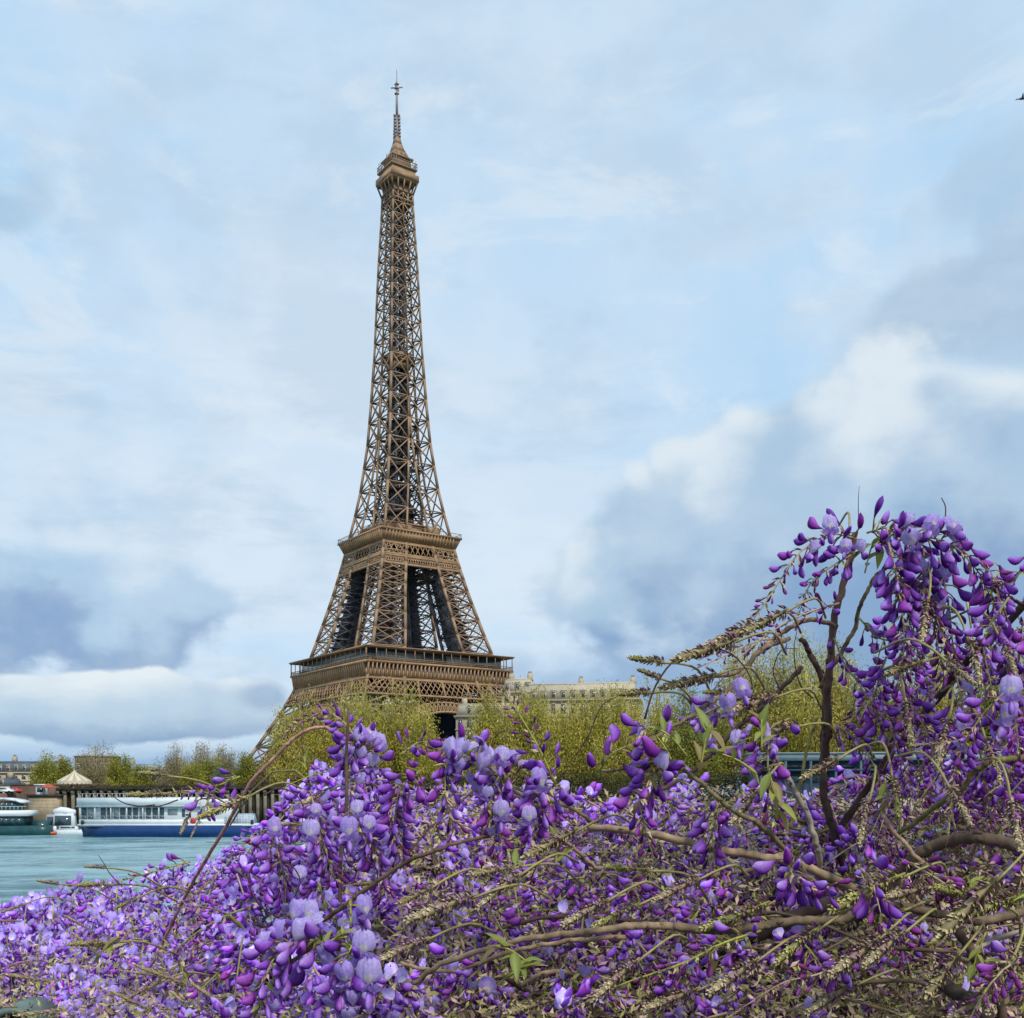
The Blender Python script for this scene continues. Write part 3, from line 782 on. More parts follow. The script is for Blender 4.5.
facade_building('tower_block', 'plain brown tower block rising behind the leafless tree', 'building', -199, -183, 505, 14, GZ, [3.05] * 7, wall='brick', rz=0, mans=0, bay=3.0, maxw=60)
facade_building('exhibition_hall', 'low pale teal-roofed hall between the trees right of the carousel', 'building', -158, -136, 450, 15, GZ, [4.5, 4.5, 4.5], wall='palewhite', roof='roofgrey', rz=0, mans=1.6, bay=3.2, dormers=False)

# ------------------------------------------------------------------ carousel
cx, cy = (74.5 - 512) / F * 300, 300
car = empty('carousel', (cx, cy, GZ)); car.scale = (.86, .86, .95); tag(car, 'round carousel with cream and tan striped tent roof', 'carousel')
a = Acc(); n = 24
for i in range(n):
    t0, t1 = 2 * PI * i / n, 2 * PI * (i + 1) / n; m = i % 2
    for (r0, z0, r1, z1) in ((5.2, 6.6, 3.2, 7.7), (3.2, 7.7, 1.2, 8.7), (1.2, 8.7, .05, 9.7)):
        a.add([(r0 * math.cos(t0), r0 * math.sin(t0), z0), (r0 * math.cos(t1), r0 * math.sin(t1), z0), (r1 * math.cos(t1), r1 * math.sin(t1), z1), (r1 * math.cos(t0), r1 * math.sin(t0), z1)], [[0, 1, 2, 3]], m=m)
    tm = (t0 + t1) / 2
    a.add([(5.2 * math.cos(t0), 5.2 * math.sin(t0), 6.6), (5.2 * math.cos(t1), 5.2 * math.sin(t1), 6.6), (5.25 * math.cos(t1), 5.25 * math.sin(t1), 5.9), (5.25 * math.cos(tm), 5.25 * math.sin(tm), 5.5), (5.25 * math.cos(t0), 5.25 * math.sin(t0), 5.9)], [[0, 1, 2, 4]], [[4, 2, 3]], m=0)
a.build('tent_roof', ['canvas', 'canvas_d'], car, color=False)
a = Acc(); a.tube([(0, 0, 0), (0, 0, 6.5)], 1.0, 12); a.tube([(0, 0, 0), (0, 0, .35)], 4.9, 24)
a.build('centre_drum', 'rust', car, color=False)
for i in range(10):
    t_ = 2 * PI * i / 10; a = Acc()
    a.tube([(4.6 * math.cos(t_), 4.6 * math.sin(t_), .35), (4.6 * math.cos(t_), 4.6 * math.sin(t_), 6.7)], .1, 6)
    a.build('pole', 'canvas', car, color=False)

# ------------------------------------------------------------------ quay wall with concrete piles, stone abutment
qw = empty('piled_quay_wall', (0, 262.6, 0)); tag(qw, 'dark river wall fronted by a row of stained vertical concrete piles', 'wall')
X = lambda px, D: (px - 512) / F * D
a = Acc(); a.box(X(57, 262), X(480, 262), 0, 1.6, 1.0, 9.8); a.box(X(57, 262), X(480, 262), -1.4, 0.8, 9.8, 10.4)
a.build('wall', 'darkwall', qw, color=False)
xs = np.arange(X(58, 262), X(330, 262), 1.75)
protoP = None
for x in xs[:100]:
    if protoP is None:
        a = Acc(); a.box(-.34, .34, -1.05, -.02, 1.1, 9.8); a.box(-.42, .42, -1.2, -.02, 8.9, 9.79)
        protoP = a.build('pile', 'post', qw, color=False); o = protoP
    else:
        o = protoP.copy(); COL.objects.link(o)
    o.location = (x + rng.uniform(-.12, .12), rng.uniform(-.1, .1), 0)
def hedge_strip(name, x0, x1, y, z, n, pal, hh, label):
    a = Acc()
    c = np.stack([rng.uniform(x0, x1, n), rng.normal(y, .5, n), z + hh * rng.uniform(0, 1, n) ** 1.4 * (0.65 + .35 * np.sin(rng.uniform(0, 1, n) * 3))], 1)
    u = rng.normal(0, 1, (n, 3)); u /= np.linalg.norm(u, axis=1)[:, None]; v = np.cross(u, rng.normal(0, 1, (n, 3))); v /= np.linalg.norm(v, axis=1)[:, None]
    s_ = rng.uniform(.12, .3, n)[:, None]
    V = np.stack([c - u * s_, c + v * s_ * .6, c + u * s_, c - v * s_ * .6], 1).reshape(-1, 3)
    cc_ = np.repeat(np.array(pal)[rng.integers(0, len(pal), n)] * rng.uniform(.7, 1.3, (n, 1)), 4, 0)
    a.add(V, np.arange(n * 4).reshape(-1, 4), c=cc_)
    return tag(a.build(name, 'crown'), label, 'hedge')
hedge_strip('hedge', X(57, 262), X(330, 262), 262.2, 9.6, 9000, [(.09, .075, .035), (.06, .055, .03), (.12, .10, .05)], 1.5, 'thin brown-green hedge along the top of the piled river wall')
hedge_strip('hedge', X(330, 262), X(780, 262), 264.5, 6.5, 50000, [(.11, .11, .03), (.07, .075, .03), (.14, .13, .05)], 7.2, 'low scrubby hedge beneath the row of budding trees')
sa = empty('stone_abutment', (X(42, 258), 258.5, 0)); tag(sa, 'pale stone block abutment between the piled wall and the moored boats', 'wall')
a = Acc(); a.box(-3.4, 3.3, 0, 4, 1, 8.3)
for r in range(9):
    a.box(-3.42, 3.32, -.02, -.003, 1 + r * .8, 1 + r * .8 + .05)
a.build('masonry', 'stone_old', sa, color=False)
a = Acc(); a.box(-3.7, 3.6, -.3, 4.2, 8.3, 8.9); a.build('coping', 'darkwall', sa, color=False)
a = Acc(); a.box(X(-40, 275), X(28, 275), 0, 12, -1, 9.2)
tag(a.build('quay_ramp_wall', 'rust', loc=(0, 263.2, 0), color=False), 'red-brown plastered ramp wall above the left houseboat', 'wall')
a = Acc(); a.box(X(10, 285), X(62, 285), 0, 1.0, 0, 4.9); a.box(X(62, 285), X(108, 285), 0, 1.0, 0, 4.3); a.box(X(10, 285), X(108, 285), -.15, 1.15, 4.95, 5.2)
tag(a.build('boundary_wall', 'rust', loc=(0, 285, GZ), color=False), 'long red-brown wall behind the carousel and kiosk', 'wall')

# kiosk and red parasol
k = empty('quay_kiosk', (X(40, 266), 266, 8.9)); tag(k, 'small pale blue and white kiosk beside the red parasol', 'kiosk')
a = Acc(); a.box(-1.0, 1.0, 0, 2, -2.4, 2.2); a.build('booth', 'palewhite', k, color=False)
a = Acc(); a.box(-1.3, 1.3, -.4, 2.2, 2.2, 2.5); a.build('roof', 'white', k, color=False)
a = Acc(); a.box(-.7, .7, -.04, -.003, .6, 1.7); a.build('serving_hatch', 'glass', k, color=False)
u = empty('parasol', (X(48.5, 265), 265, GZ)); tag(u, 'faded red parasol standing open next to the pale kiosk', 'parasol')
a = Acc(); a.tube([(0, 0, 0), (0, 0, 5)], .07, 6); a.build('pole', 'white', u, color=False)
a = Acc(); nn = 10
for i in range(nn):
    t0, t1 = 2 * PI * i / nn, 2 * PI * (i + 1) / nn
    a.add([(1.9 * math.cos(t0), 1.9 * math.sin(t0), 4.2), (1.9 * math.cos(t1), 1.9 * math.sin(t1), 4.2), (0, 0, 5.1), (1.9 * math.cos(t1), 1.9 * math.sin(t1), 3.9), (1.9 * math.cos(t0), 1.9 * math.sin(t0), 3.9)], [[0, 4, 3, 1]], [[0, 1, 2]])
a.build('canopy', 'redumb', u, color=False)

# parked cars on the ramp
def car_obj(px, D, z, paint, label, rz=0):
    root = empty('parked_car', (X(px, D), D, z), rz); tag(root, label, 'car', 'cars parked on the left ramp')
    prof = [(-2.1, .35), (-2.15, .75), (-1.6, .92), (-1.0, 1.42), (.6, 1.45), (1.25, .98), (2.0, .82), (2.12, .4)]
    a = Acc(); n_ = len(prof); V = []
    for y in (-.82, .82):
        for (x_, z_) in prof: V.append((x_, y * (0.86 if z_ > 1.2 else 1), z_))
    Q = [[i, (i + 1) % n_, n_ + (i + 1) % n_, n_ + i] for i in range(n_)]
    T = []
    for off, rev in ((0, 1), (n_, 0)):
        for i in range(1, n_ - 1): T.append([off, off + i, off + i + 1][::-1 if rev else 1])
    a.add(V, Q, T); a.build('body', paint, root, color=False)
    a = Acc()
    for sy in (-1, 1):
        yy = sy * .80
        a.hexa([(-1.25, yy - .02, .98), (.95, yy - .02, .98), (.95, yy + .02, .98), (-1.25, yy + .02, .98)], [(-.9, yy * .92 - .02, 1.36), (.5, yy * .92 - .02, 1.36), (.5, yy * .92 + .02, 1.36), (-.9, yy * .92 + .02, 1.36)])
    a.build('window', 'glass', root, color=False)
    for wx in (-1.35, 1.35):
        for sy in (-1, 1):
            a = Acc(); a.tube([(wx, sy * .68, .33), (wx, sy * .88, .33)], .33, 12); a.build('wheel', 'rubber', root, color=False)
car_obj(5, 263.9, 9.2, 'white', 'white parked car above the left houseboat')
car_obj(13, 266.0, 9.2, 'red', 'dark red parked car beside the white car', .2)

# ------------------------------------------------------------------ boats
def loft_hull(L, B, zlo, zhi, n=22, bow=.22):
    a = Acc(); V = []; 
    secs = []
    for i in range(n):
        t_ = i / (n - 1); x = -L / 2 + L * t_
        k = min(1, (t_ / bow)) if t_ < bow else (min(1, (1 - t_) / .08) if t_ > .92 else 1)
        b = B / 2 * (0.15 + .85 * math.sin(min(1, k) * PI / 2) ** .8) if t_ < .5 else B / 2 * (0.75 + .25 * k)
        zh = zhi + (0.9 * (1 - t_ / bow) ** 2 if t_ < bow else 0)
        secs.append([(x + (-.7 * (1 - k) if t_ < bow else 0), -b, zh), (x, -b * .93, (zlo + zhi) / 2), (x, -b * .75, zlo), (x, b * .75, zlo), (x, b * .93, (zlo + zhi) / 2), (x + (-.7 * (1 - k) if t_ < bow else 0), b, zh)])
    V = [p for s_ in secs for p in s_]
    Q = []
    for i in range(n - 1):
        for j in range(6):
            Q.append([i * 6 + j, (i + 1) * 6 + j, (i + 1) * 6 + (j + 1) % 6, i * 6 + (j + 1) % 6])
    Q += [[0, 1, 4, 5], [1, 2, 3, 4]]; e = (n - 1) * 6; Q += [[e + 5, e + 4, e + 1, e], [e + 4, e + 3, e + 2, e + 1]]
    a.add(V, Q); return a
DB = 224.0; s4 = F / DB
bt = empty('river_boat', (X(172, DB), DB, 0), R(-9)); tag(bt, 'long white passenger boat with dark blue hull moored at the far quay', 'boat')
ZB = lambda py: CZ + (HOR - py) / s4
XB = lambda px: (px - 171) / s4
h = loft_hull(190 / s4, 7.5, -1.0, ZB(823.5)).build('hull', 'blue', bt, color=False)
a = Acc(); a.box(XB(79), XB(263), -3.55, 3.55, ZB(823.5) - .1, ZB(821.8)); a.build('rubbing_strake', 'white', h, color=False)
a = Acc(); a.box(XB(80), XB(232), -3.3, 3.3, ZB(821.8), ZB(817.5)); a.build('bulwark', 'white', bt, color=False)
a = Acc()
a.box(XB(77.5), XB(207), -3.25, 3.25, ZB(804), ZB(795.5)); a.box(XB(77), XB(208), -3.5, 3.5, ZB(804.6), ZB(804) - .003)
a.build('upper_deck', 'palewhite', bt, color=False)
cb = Acc(); cb.box(XB(79), XB(206), -2.6, 2.9, ZB(817.5), ZB(804.7)); cb = cb.build('cabin', 'white', bt, color=False)
for i in range(13):
    px = 81 + i * 6.9; 
    if i == 2: continue
    a = Acc(); a.box(XB(px), XB(px + 5.2), -2.70, -2.604, ZB(813.2), ZB(805.6), m=1 if i % 4 == 1 else 0)
    a.box(XB(px), XB(px + 5.2), -2.70, -2.604, ZB(816.8), ZB(814.2))
    a.build('window', ['glass', 'glass_pale'], cb, color=False)
a = Acc(); a.box(XB(173), XB(183), -2.70, -2.604, ZB(813), ZB(807)); a.build('window', 'glass_pale', cb, color=False)
a = Acc(); a.box(XB(188), XB(191), -2.70, -2.604, ZB(815), ZB(807)); a.build('door', 'bluebeam', cb, color=False)
for px in (81, 97, 114, 131, 148, 165): 
    a = Acc(); a.box(XB(px) - .08, XB(px) + .08, -3.3, -3.12, ZB(817.5), ZB(804.7)); a.build('stanchion', 'white', bt, color=False)
a = Acc()
a.add([(XB(207.5), -2.9, ZB(821)), (XB(238), -2.9, ZB(821)), (XB(238), 2.9, ZB(821)), (XB(207.5), 2.9, ZB(821)), (XB(207.5), -2.9, ZB(797.5)), (XB(233), -2.9, ZB(797.5)), (XB(233), 2.9, ZB(797.5)), (XB(207.5), 2.9, ZB(797.5))], Acc.BQ)
a.build('wheelhouse', 'white', bt, color=False)
a = Acc(); a.box(XB(214), XB(229), -2.96, -2.904, ZB(806), ZB(800)); a.build('window', 'glass_pale', bt, color=False)
a = Acc(); a.tube([(XB(201), -3.36, ZB(819)), (XB(201), -3.305, ZB(819))], .62, 16); a.build('red_disc', 'red', bt, color=False)
a = Acc()
for px in range(236, 264, 3): a.beam((XB(px), -3.2, ZB(822)), (XB(px), -3.2, ZB(814)), .04)
for py in (814, 816.5, 819): a.beam((XB(234), -3.2, ZB(py)), (XB(263), -3.2, ZB(py)), .04)
for px in range(80, 208, 4): a.beam((XB(px), -3.3, ZB(795.5)), (XB(px), -3.3, ZB(791.5)), .03)
a.beam((XB(78), -3.3, ZB(791.5)), (XB(207), -3.3, ZB(791.5)), .035)
a.build('railing', 'white', bt, color=False)
a = Acc(); a.box(XB(240), XB(258), -1.8, 1.5, ZB(822), ZB(812), inset=.4); a.build('deck_tarp', 'tarp', bt, color=False)
a = Acc()
for px in (84, 262):
    a.tube([(XB(px), -3.4, ZB(818)), (XB(px), -3.4, ZB(822))], .3, 8)
a.build('mooring_post', 'darkwall', bt, color=False)

D2 = 240.0; s2_ = F / D2
hb = empty('houseboat', (X(-22, D2), D2, 0)); tag(hb, 'dark teal houseboat with white upper deck at the left edge', 'boat')
ZC = lambda py: CZ + (HOR - py) / s2_
XC = lambda px: (px + 22) / s2_
hh_ = loft_hull(150 / s2_, 6.5, -1, ZC(823)); hh_.build('hull', 'teal', hb, color=False)
c_ = Acc(); c_.box(XC(-60), XC(28), -2.6, 2.6, ZC(823), ZC(813.6)); c_ = c_.build('saloon', 'teal', hb, color=False)
for i in range(6):
    a = Acc(); a.box(XC(-12 + i * 6.6), XC(-12 + i * 6.6 + 5.2), -2.68, -2.604, ZC(821.5), ZC(815)); a.build('window', 'glass', c_, color=False)
a = Acc(); a.box(XC(-64), XC(33), -3.0, 3.0, ZC(813.4), ZC(807.6), inset=.15); a.build('upper_deck', 'white', hb, color=False)
a = Acc(); a.box(XC(-30), XC(20), -2.0, 2.0, ZC(807.4), ZC(798.6)); wh = a.build('wheelhouse', 'teal', hb, color=False)
for i in range(4):
    a = Acc(); a.box(XC(-3 + i * 5.4), XC(-3 + i * 5.4 + 4.2), -2.08, -2.004, ZC(805.5), ZC(800)); a.build('window', 'glass', wh, color=False)
a = Acc()
pts_ = [(-36, 799.4), (-10, 797.2), (8, 796.8), (20, 798.6), (26, 800.6)]
for (p0, y0), (p1, y1) in zip(pts_[:-1], pts_[1:]):
    a.add([(XC(p0), -2.5, ZC(y0)), (XC(p1), -2.5, ZC(y1)), (XC(p1), 2.5, ZC(y1)), (XC(p0), 2.5, ZC(y0)), (XC(p0), -2.5, ZC(y0) + .4), (XC(p1), -2.5, ZC(y1) + .4), (XC(p1), 2.5, ZC(y1) + .4), (XC(p0), 2.5, ZC(y0) + .4)], Acc.BQ)
a.build('curved_roof', 'white', hb, color=False)
a = Acc()
for px in range(-60, 32, 4): a.beam((XC(px), -2.9, ZC(807.6)), (XC(px), -2.9, ZC(803.8)), .03)
a.beam((XC(-62), -2.9, ZC(803.8)), (XC(32), -2.9, ZC(803.8)), .04)
a.build('railing', 'white', hb, color=False)

def small_boat(px, py_top, D, L, B, hullm, cabm, label, tarp=False):
    o = empty('moored_boat', (X(px, D), D, 0)); tag(o, label, 'boat', 'small boats moored between the large ones')
    loft_hull(L, B, -.5, 1.0).build('hull', hullm, o, color=False)
    zt_ = CZ + (HOR - py_top) * D / F
    a = Acc(); a.box(-L * .3, L * .35, -B * .36, B * .36, 1.0, max(1.8, zt_), inset=.35); c__ = a.build('cabin', cabm, o, color=False)
    a = Acc(); a.box(-L * .22, L * .26, -B * .36 - .03 + .12, -B * .36 + .12, 1.4, max(1.75, zt_ - .5)); a.build('window', 'glass', c__, color=False)
    if tarp:
        a = Acc(); a.tube([(-L * .3, 0, zt_ + .2), (-L * .1, .2, zt_ + .45), (L * .1, 0, zt_ + .3), (L * .33, 0, zt_ + .15)], [.7, 1.0, .95, .6], 8); a.build('rolled_awning', 'white', o, color=False)
small_boat(64, 811, 244.5, 7.5, 3.0, 'palewhite', 'palewhite', 'pale blue-white cabin boat with rolled white awning ahead of the passenger boat', True)
small_boat(55, 812, 247, 6.5, 2.6, 'blue', 'tarp', 'small blue boat with light blue cover before the stone abutment')
small_boat(40, 818, 241, 6.0, 2.4, 'teal', 'teal', 'low dark teal boat just right of the houseboat stern')
small_boat(68, 826, 240.5, 6.5, 2.0, 'palewhite', 'white', 'low pale tender floating against the small boats')
o = empty('rubber_dinghy', (X(50.5, 239.5), 239.5, 0)); tag(o, 'small orange inflatable dinghy with white outboard motor', 'dinghy')
a = Acc(); t_ = np.linspace(0, 2 * PI, 25); a.tube(np.stack([1.1 * np.cos(t_), .7 * np.sin(t_), .35 + .1 * np.cos(t_)], 1), .28, 8); a.box(-.8, .8, -.5, .5, .1, .2); a.build('inflatable_tube', 'orange', o, color=False)
a = Acc(); a.box(.5, 1.3, -.3, .3, .5, 1.9, inset=.12); a.box(.8, 1.0, -.1, .1, -.3, .5); a.build('outboard_motor', 'white', o, color=False)

# ------------------------------------------------------------------ blue quayside pavilion on the right
DP = 250.0; s5 = F / DP
pv = empty('quayside_pavilion', (X(925, DP), DP, 1.2)); tag(pv, 'long blue steel quayside pavilion with flat grey roof on the right', 'pavilion')
XP = lambda px: (px - 925) / s5
ZP = lambda py: CZ + (HOR - py) / s5 - 1.2
a = Acc(); a.box(XP(752), XP(1110), -1.0, 9, ZP(762), ZP(755.5)); a.box(XP(750), XP(1112), -1.3, 9.3, ZP(755.5) + .003, ZP(754)); a.build('roof', 'roofgrey', pv, color=False)
a = Acc(); a.box(XP(756), XP(1108), 1.5, 8.5, 0, ZP(762)); a.build('wall', 'bluebeam', pv, color=False)
for i in range(14):
    px = 760 + i * 25
    a = Acc(); a.box(XP(px) - .28, XP(px) + .28, -.9, -.5, ZP(803), ZP(762)); a.build('post', 'bluebeam', pv, color=False)
    a = Acc(); a.box(XP(px + 4), XP(px + 21), 1.40, 1.496, ZP(784), ZP(774)); a.box(XP(px + 2), XP(px + 23), 1.40, 1.496, ZP(771.5), ZP(763.5))
    a.build('window', 'glass', pv, color=False)
a = Acc(); a.box(XP(752), XP(1110), -.95, 1.4, ZP(772.5), ZP(770.8)); a.build('beam', 'bluebeam', pv, color=False)
a = Acc(); a.box(XP(979), XP(992), -1.02, -.92, ZP(793), ZP(784)); a.build('panel', 'red', pv, color=False)
a = Acc(); a.box(XP(745), XP(1115), -1.4, 1.4, 0, ZP(800)); a.build('terrace', 'stone', pv, color=False)
# bird
b = empty('bird', P(1026, 101.5, 60.0)); tag(b, 'tiny dark bird flying at the upper right edge of the sky', 'bird')
a = Acc()
a.tube([(-.22, 0, -.04), (-.12, 0, 0), (0, 0, .02), (.12, 0, .03), (.2, 0, .05), (.25, 0, .05)], [.01, .05, .075, .06, .035, .01], 8)
a.add([(-.05, 0, .04), (.09, 0, .04), (-.02, -.2, .17), (-.10, -.38, .10), (-.08, -.2, .14)], [[0, 1, 2, 4]], [[4, 2, 3]])
a.add([(-.05, 0, .04), (.09, 0, .04), (-.02, .2, .17), (-.10, .38, .10), (-.08, .2, .14)], [[0, 1, 2, 4]], [[4, 2, 3]])
a.add([(-.18, -.02, 0), (-.18, .02, 0), (-.36, .07, -.04), (-.36, -.07, -.04)], [[0, 1, 2, 3]])
a.build('body', 'bird', b, color=False)
#VINE#
# ------------------------------------------------------------------ the wisteria
rng = np.random.default_rng(5)
vine = empty('wisteria_vine', (0.05, 1.75, 5.4))
tag(vine, 'sprawling wisteria with violet flowers and bare brown stems filling the foreground', 'wisteria')
VO = np.array((0.05, 1.75, 5.4))
def vb(acc, name, mats, smooth=True, parent=None):
    """link a mesh given in world coordinates as a part of the vine"""
    for v in acc.V: v -= VO
    return acc.build(name, mats, parent or vine, smooth=smooth)
def unit(v): v = np.asarray(v, float); return v / (np.linalg.norm(v) + 1e-9)

# ---- blossom templates, unit length along +X, banner side up (+Z)
def lerp(a, b, t): return np.asarray(a) * (1 - t) + np.asarray(b) * t
def bean(nr, ns, cols, wide=1.0, bend=.16, calyx=True):
    dark, mid, light, cal = cols
    V, C = [], []
    ts = np.linspace(0, 1, nr)
    for t in ts:
        r = 0.045 + 0.20 * wide * math.sin(PI * min(1, max(0, t - .06) / .98) ** 1.35) ** .8 if t > .06 else .05
        if t > .97: r = .03
        if calyx and .02 < t < .24: r = max(r, .09)
        ax = np.array((t, 0, -bend * math.sin(t * PI * .9) + .12 * t))
        for j in range(ns):
            a_ = 2 * PI * j / ns
            u = math.sin(a_)
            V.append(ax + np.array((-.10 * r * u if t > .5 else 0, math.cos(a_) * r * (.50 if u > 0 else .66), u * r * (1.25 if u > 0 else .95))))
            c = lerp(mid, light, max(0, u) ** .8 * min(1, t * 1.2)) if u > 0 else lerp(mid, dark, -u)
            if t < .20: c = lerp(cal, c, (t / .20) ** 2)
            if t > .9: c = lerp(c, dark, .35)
            C.append(c)
    Q = [[i * ns + j, i * ns + (j + 1) % ns, (i + 1) * ns + (j + 1) % ns, (i + 1) * ns + j] for i in range(nr - 1) for j in range(ns)]
    return np.array(V), np.array(Q), np.array(C)
def banner(n, cols, size=.62, fold=.25):
    """standing round petal of an open flower, rising from x about .25 and facing +X"""
    light, pale, spot = cols
    V, C = [], []
    for i in range(n + 1):
        for j in range(n + 1):
            u = -1 + 2 * i / n; v = j / n
            wdt = math.sqrt(max(0, 1 - (2 * v - 1.02) ** 2)) ** .75 * (.52 if v > .12 else .38)
            wob_ = 1 + .07 * math.sin(u * 5 + size * 40) + .05 * math.sin(v * 9 + size * 17)
            y = u * wdt * size * 1.05 * wob_
            z = v * size * 1.12 * (1 - .05 * abs(u) + .04 * math.sin(u * 6)) + (-.05 * size if abs(u) < .15 and v > .9 else 0)
            x = .22 + fold * (abs(u) ** 1.6) * -.30 - .16 * v ** 2 + .05 * math.sin(v * PI) + .025 * math.sin(u * 7 + v * 3) - .05 * max(0, 1 - abs(u) * 6)
            V.append((x, y, z))
            c = lerp(spot, light, min(1, (v * 1.6 + abs(u) * .5))) if v < .55 else lerp(light, pale, (v - .55) * .9)
            c = np.asarray(c) * (1 - .13 * (i % 2) * (1 if v > .15 else 0))
            if abs(u) < .22 and v < .42: c = lerp(c, (.80, .80, .52), .65)
            if v > .93 or abs(u) > .93: c = lerp(c, (.36, .24, .78), .45)
            C.append(c)
    Q = [[i * (n + 1) + j, (i + 1) * (n + 1) + j, (i + 1) * (n + 1) + j + 1, i * (n + 1) + j + 1] for i in range(n) for j in range(n)]
    return np.array(V), np.array(Q), np.array(C)
def join(*parts):
    V, Q, C, o = [], [], [], 0
    for v, q, c in parts: V.append(v); Q.append(q + o); C.append(c); o += len(v)
    return np.concatenate(V), np.concatenate(Q), np.concatenate(C)
CAL = (.13, .03, .09)
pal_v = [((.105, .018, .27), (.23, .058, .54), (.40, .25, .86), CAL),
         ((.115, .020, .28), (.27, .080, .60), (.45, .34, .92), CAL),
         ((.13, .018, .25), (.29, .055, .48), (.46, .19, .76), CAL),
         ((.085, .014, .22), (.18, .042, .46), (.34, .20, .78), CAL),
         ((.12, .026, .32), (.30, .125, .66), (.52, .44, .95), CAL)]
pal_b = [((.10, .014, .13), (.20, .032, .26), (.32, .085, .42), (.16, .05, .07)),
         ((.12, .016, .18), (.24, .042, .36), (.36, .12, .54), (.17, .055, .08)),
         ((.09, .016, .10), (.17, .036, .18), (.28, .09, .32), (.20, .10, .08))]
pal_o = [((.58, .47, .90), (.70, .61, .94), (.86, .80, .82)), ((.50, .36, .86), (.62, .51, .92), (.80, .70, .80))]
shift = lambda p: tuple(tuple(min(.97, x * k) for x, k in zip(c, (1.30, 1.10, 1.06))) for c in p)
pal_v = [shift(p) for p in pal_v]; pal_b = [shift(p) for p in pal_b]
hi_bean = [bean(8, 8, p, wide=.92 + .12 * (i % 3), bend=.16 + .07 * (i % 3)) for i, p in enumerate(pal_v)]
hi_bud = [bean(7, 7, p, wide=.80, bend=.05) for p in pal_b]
hi_open = []
def tilt(v, deg):
    c, s_ = math.cos(R(deg)), math.sin(R(deg)); o = v.copy(); o[:, 0] = v[:, 0] * c + v[:, 2] * s_; o[:, 2] = -v[:, 0] * s_ + v[:, 2] * c; return o
for i, p in enumerate(pal_o):
    bv, bq, bc = bean(8, 8, pal_v[(i * 3 + 1) % 5], wide=1.0, bend=.05)
    bv = tilt(bv * .85, 50)
    wv, wq, wc = banner(5, (pal_v[4][2], pal_v[4][1], pal_v[4][0]), size=.5, fold=.4)
    wl = tilt(wv, 75) + np.array((-.05, .13, -.02)); wr = tilt(wv, 75) + np.array((-.05, -.13, -.02))
    hi_open.append(join((bv, bq, bc), (wl, wq, wc), (wr, wq, wc), banner(10, p, size=.68 + .05 * i, fold=.55 + .6 * i)))
bv, bq, bc = hi_bean[4]
hi_open.append(join((bv * .9, bq, bc), banner(8, pal_o[0], size=.66, fold=1.7)))
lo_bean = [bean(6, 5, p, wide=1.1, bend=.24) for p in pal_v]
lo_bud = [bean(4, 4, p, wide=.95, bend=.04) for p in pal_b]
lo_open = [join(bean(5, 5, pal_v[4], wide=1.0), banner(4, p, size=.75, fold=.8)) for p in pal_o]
def bract(cols=((.34, .25, .15), (.30, .23, .11))):
    V = np.array([(0, 0, 0), (.4, .17, .05), (1, 0, -.05), (.4, -.17, .05)]); return V, np.array([[0, 1, 2, 3]]), np.array([cols[1], cols[0], cols[0], cols[1]])
BR = [bract(((.58, .45, .29), (.48, .36, .20))), bract(((.64, .48, .38), (.44, .27, .22))), bract(((.46, .44, .13), (.36, .36, .09)))]
def cone_tpl(n, cols):
    """the shut tip of a young raceme: slim furry bracts and small buds round a thin axis, unit length along +X"""
    parts = []
    nr, ns = 8, 5
    rad = lambda t: .012 + .050 * math.sin(PI * min(1, t ** 1.15 * .80 + .10)) * (0.5 + .5 * t) * (1 - .35 * t)
    V_, C_ = [], []
    for i in range(nr):
        t = i / (nr - 1); rr = rad(t) * (.45 + .45 * t)
        if i == nr - 1: rr = .004
        for j in range(ns):
            a_ = 2 * PI * j / ns; V_.append((t * .97, math.cos(a_) * rr, math.sin(a_) * rr)); C_.append(np.asarray(cols[0]))
    Q_ = [[i * ns + j, i * ns + (j + 1) % ns, (i + 1) * ns + (j + 1) % ns, (i + 1) * ns + j] for i in range(nr - 1) for j in range(ns)]
    parts.append((np.array(V_), np.array(Q_), np.array(C_)))
    for k in range(n):
        t = min(.98, max(0, ((k + .5) / n) ** .85 * .95 + rng.normal(0, .02))); a_ = rng.uniform(0, 2 * PI)
        L = rng.uniform(.055, .105) * (1.15 - .55 * t); wd = rng.uniform(.008, .015)
        open_ = (1 - t) * rng.uniform(.5, 1.1) + rng.uniform(.05, .3)
        d = np.array((0, math.cos(a_), math.sin(a_))); s_ = np.array((0, -math.sin(a_), math.cos(a_)))
        b0 = np.array((t * .97, 0, 0)) + d * rad(t) * .4
        dr = unit(np.array((1, 0, 0)) + d * open_ + s_ * rng.normal(0, .15))
        e0 = b0 + dr * L; m0 = b0 + dr * L * .5 + d * .004
        c = lerp(cols[1], cols[2], rng.uniform(0, 1)) * rng.uniform(.8, 1.2)
        if t < .55 and rng.uniform() < .35: c = np.array((.30, .13, .24)) * rng.uniform(.7, 1.3); wd *= 1.4
        v = np.array([b0, m0 + s_ * wd, e0, m0 + d * wd * .8, m0 - s_ * wd])
        parts.append((v, np.array([[0, 1, 2, 3], [0, 3, 2, 4]]), np.array([c * .85, c, c * 1.12, c * 1.05, c])))
    return join(*parts)
CONES = [cone_tpl(170, ((.24, .22, .07), (.36, .35, .10), (.50, .46, .18))),
         cone_tpl(170, ((.28, .22, .12), (.44, .35, .20), (.56, .46, .30))),
         cone_tpl(170, ((.24, .19, .09), (.37, .30, .14), (.48, .40, .22)))]

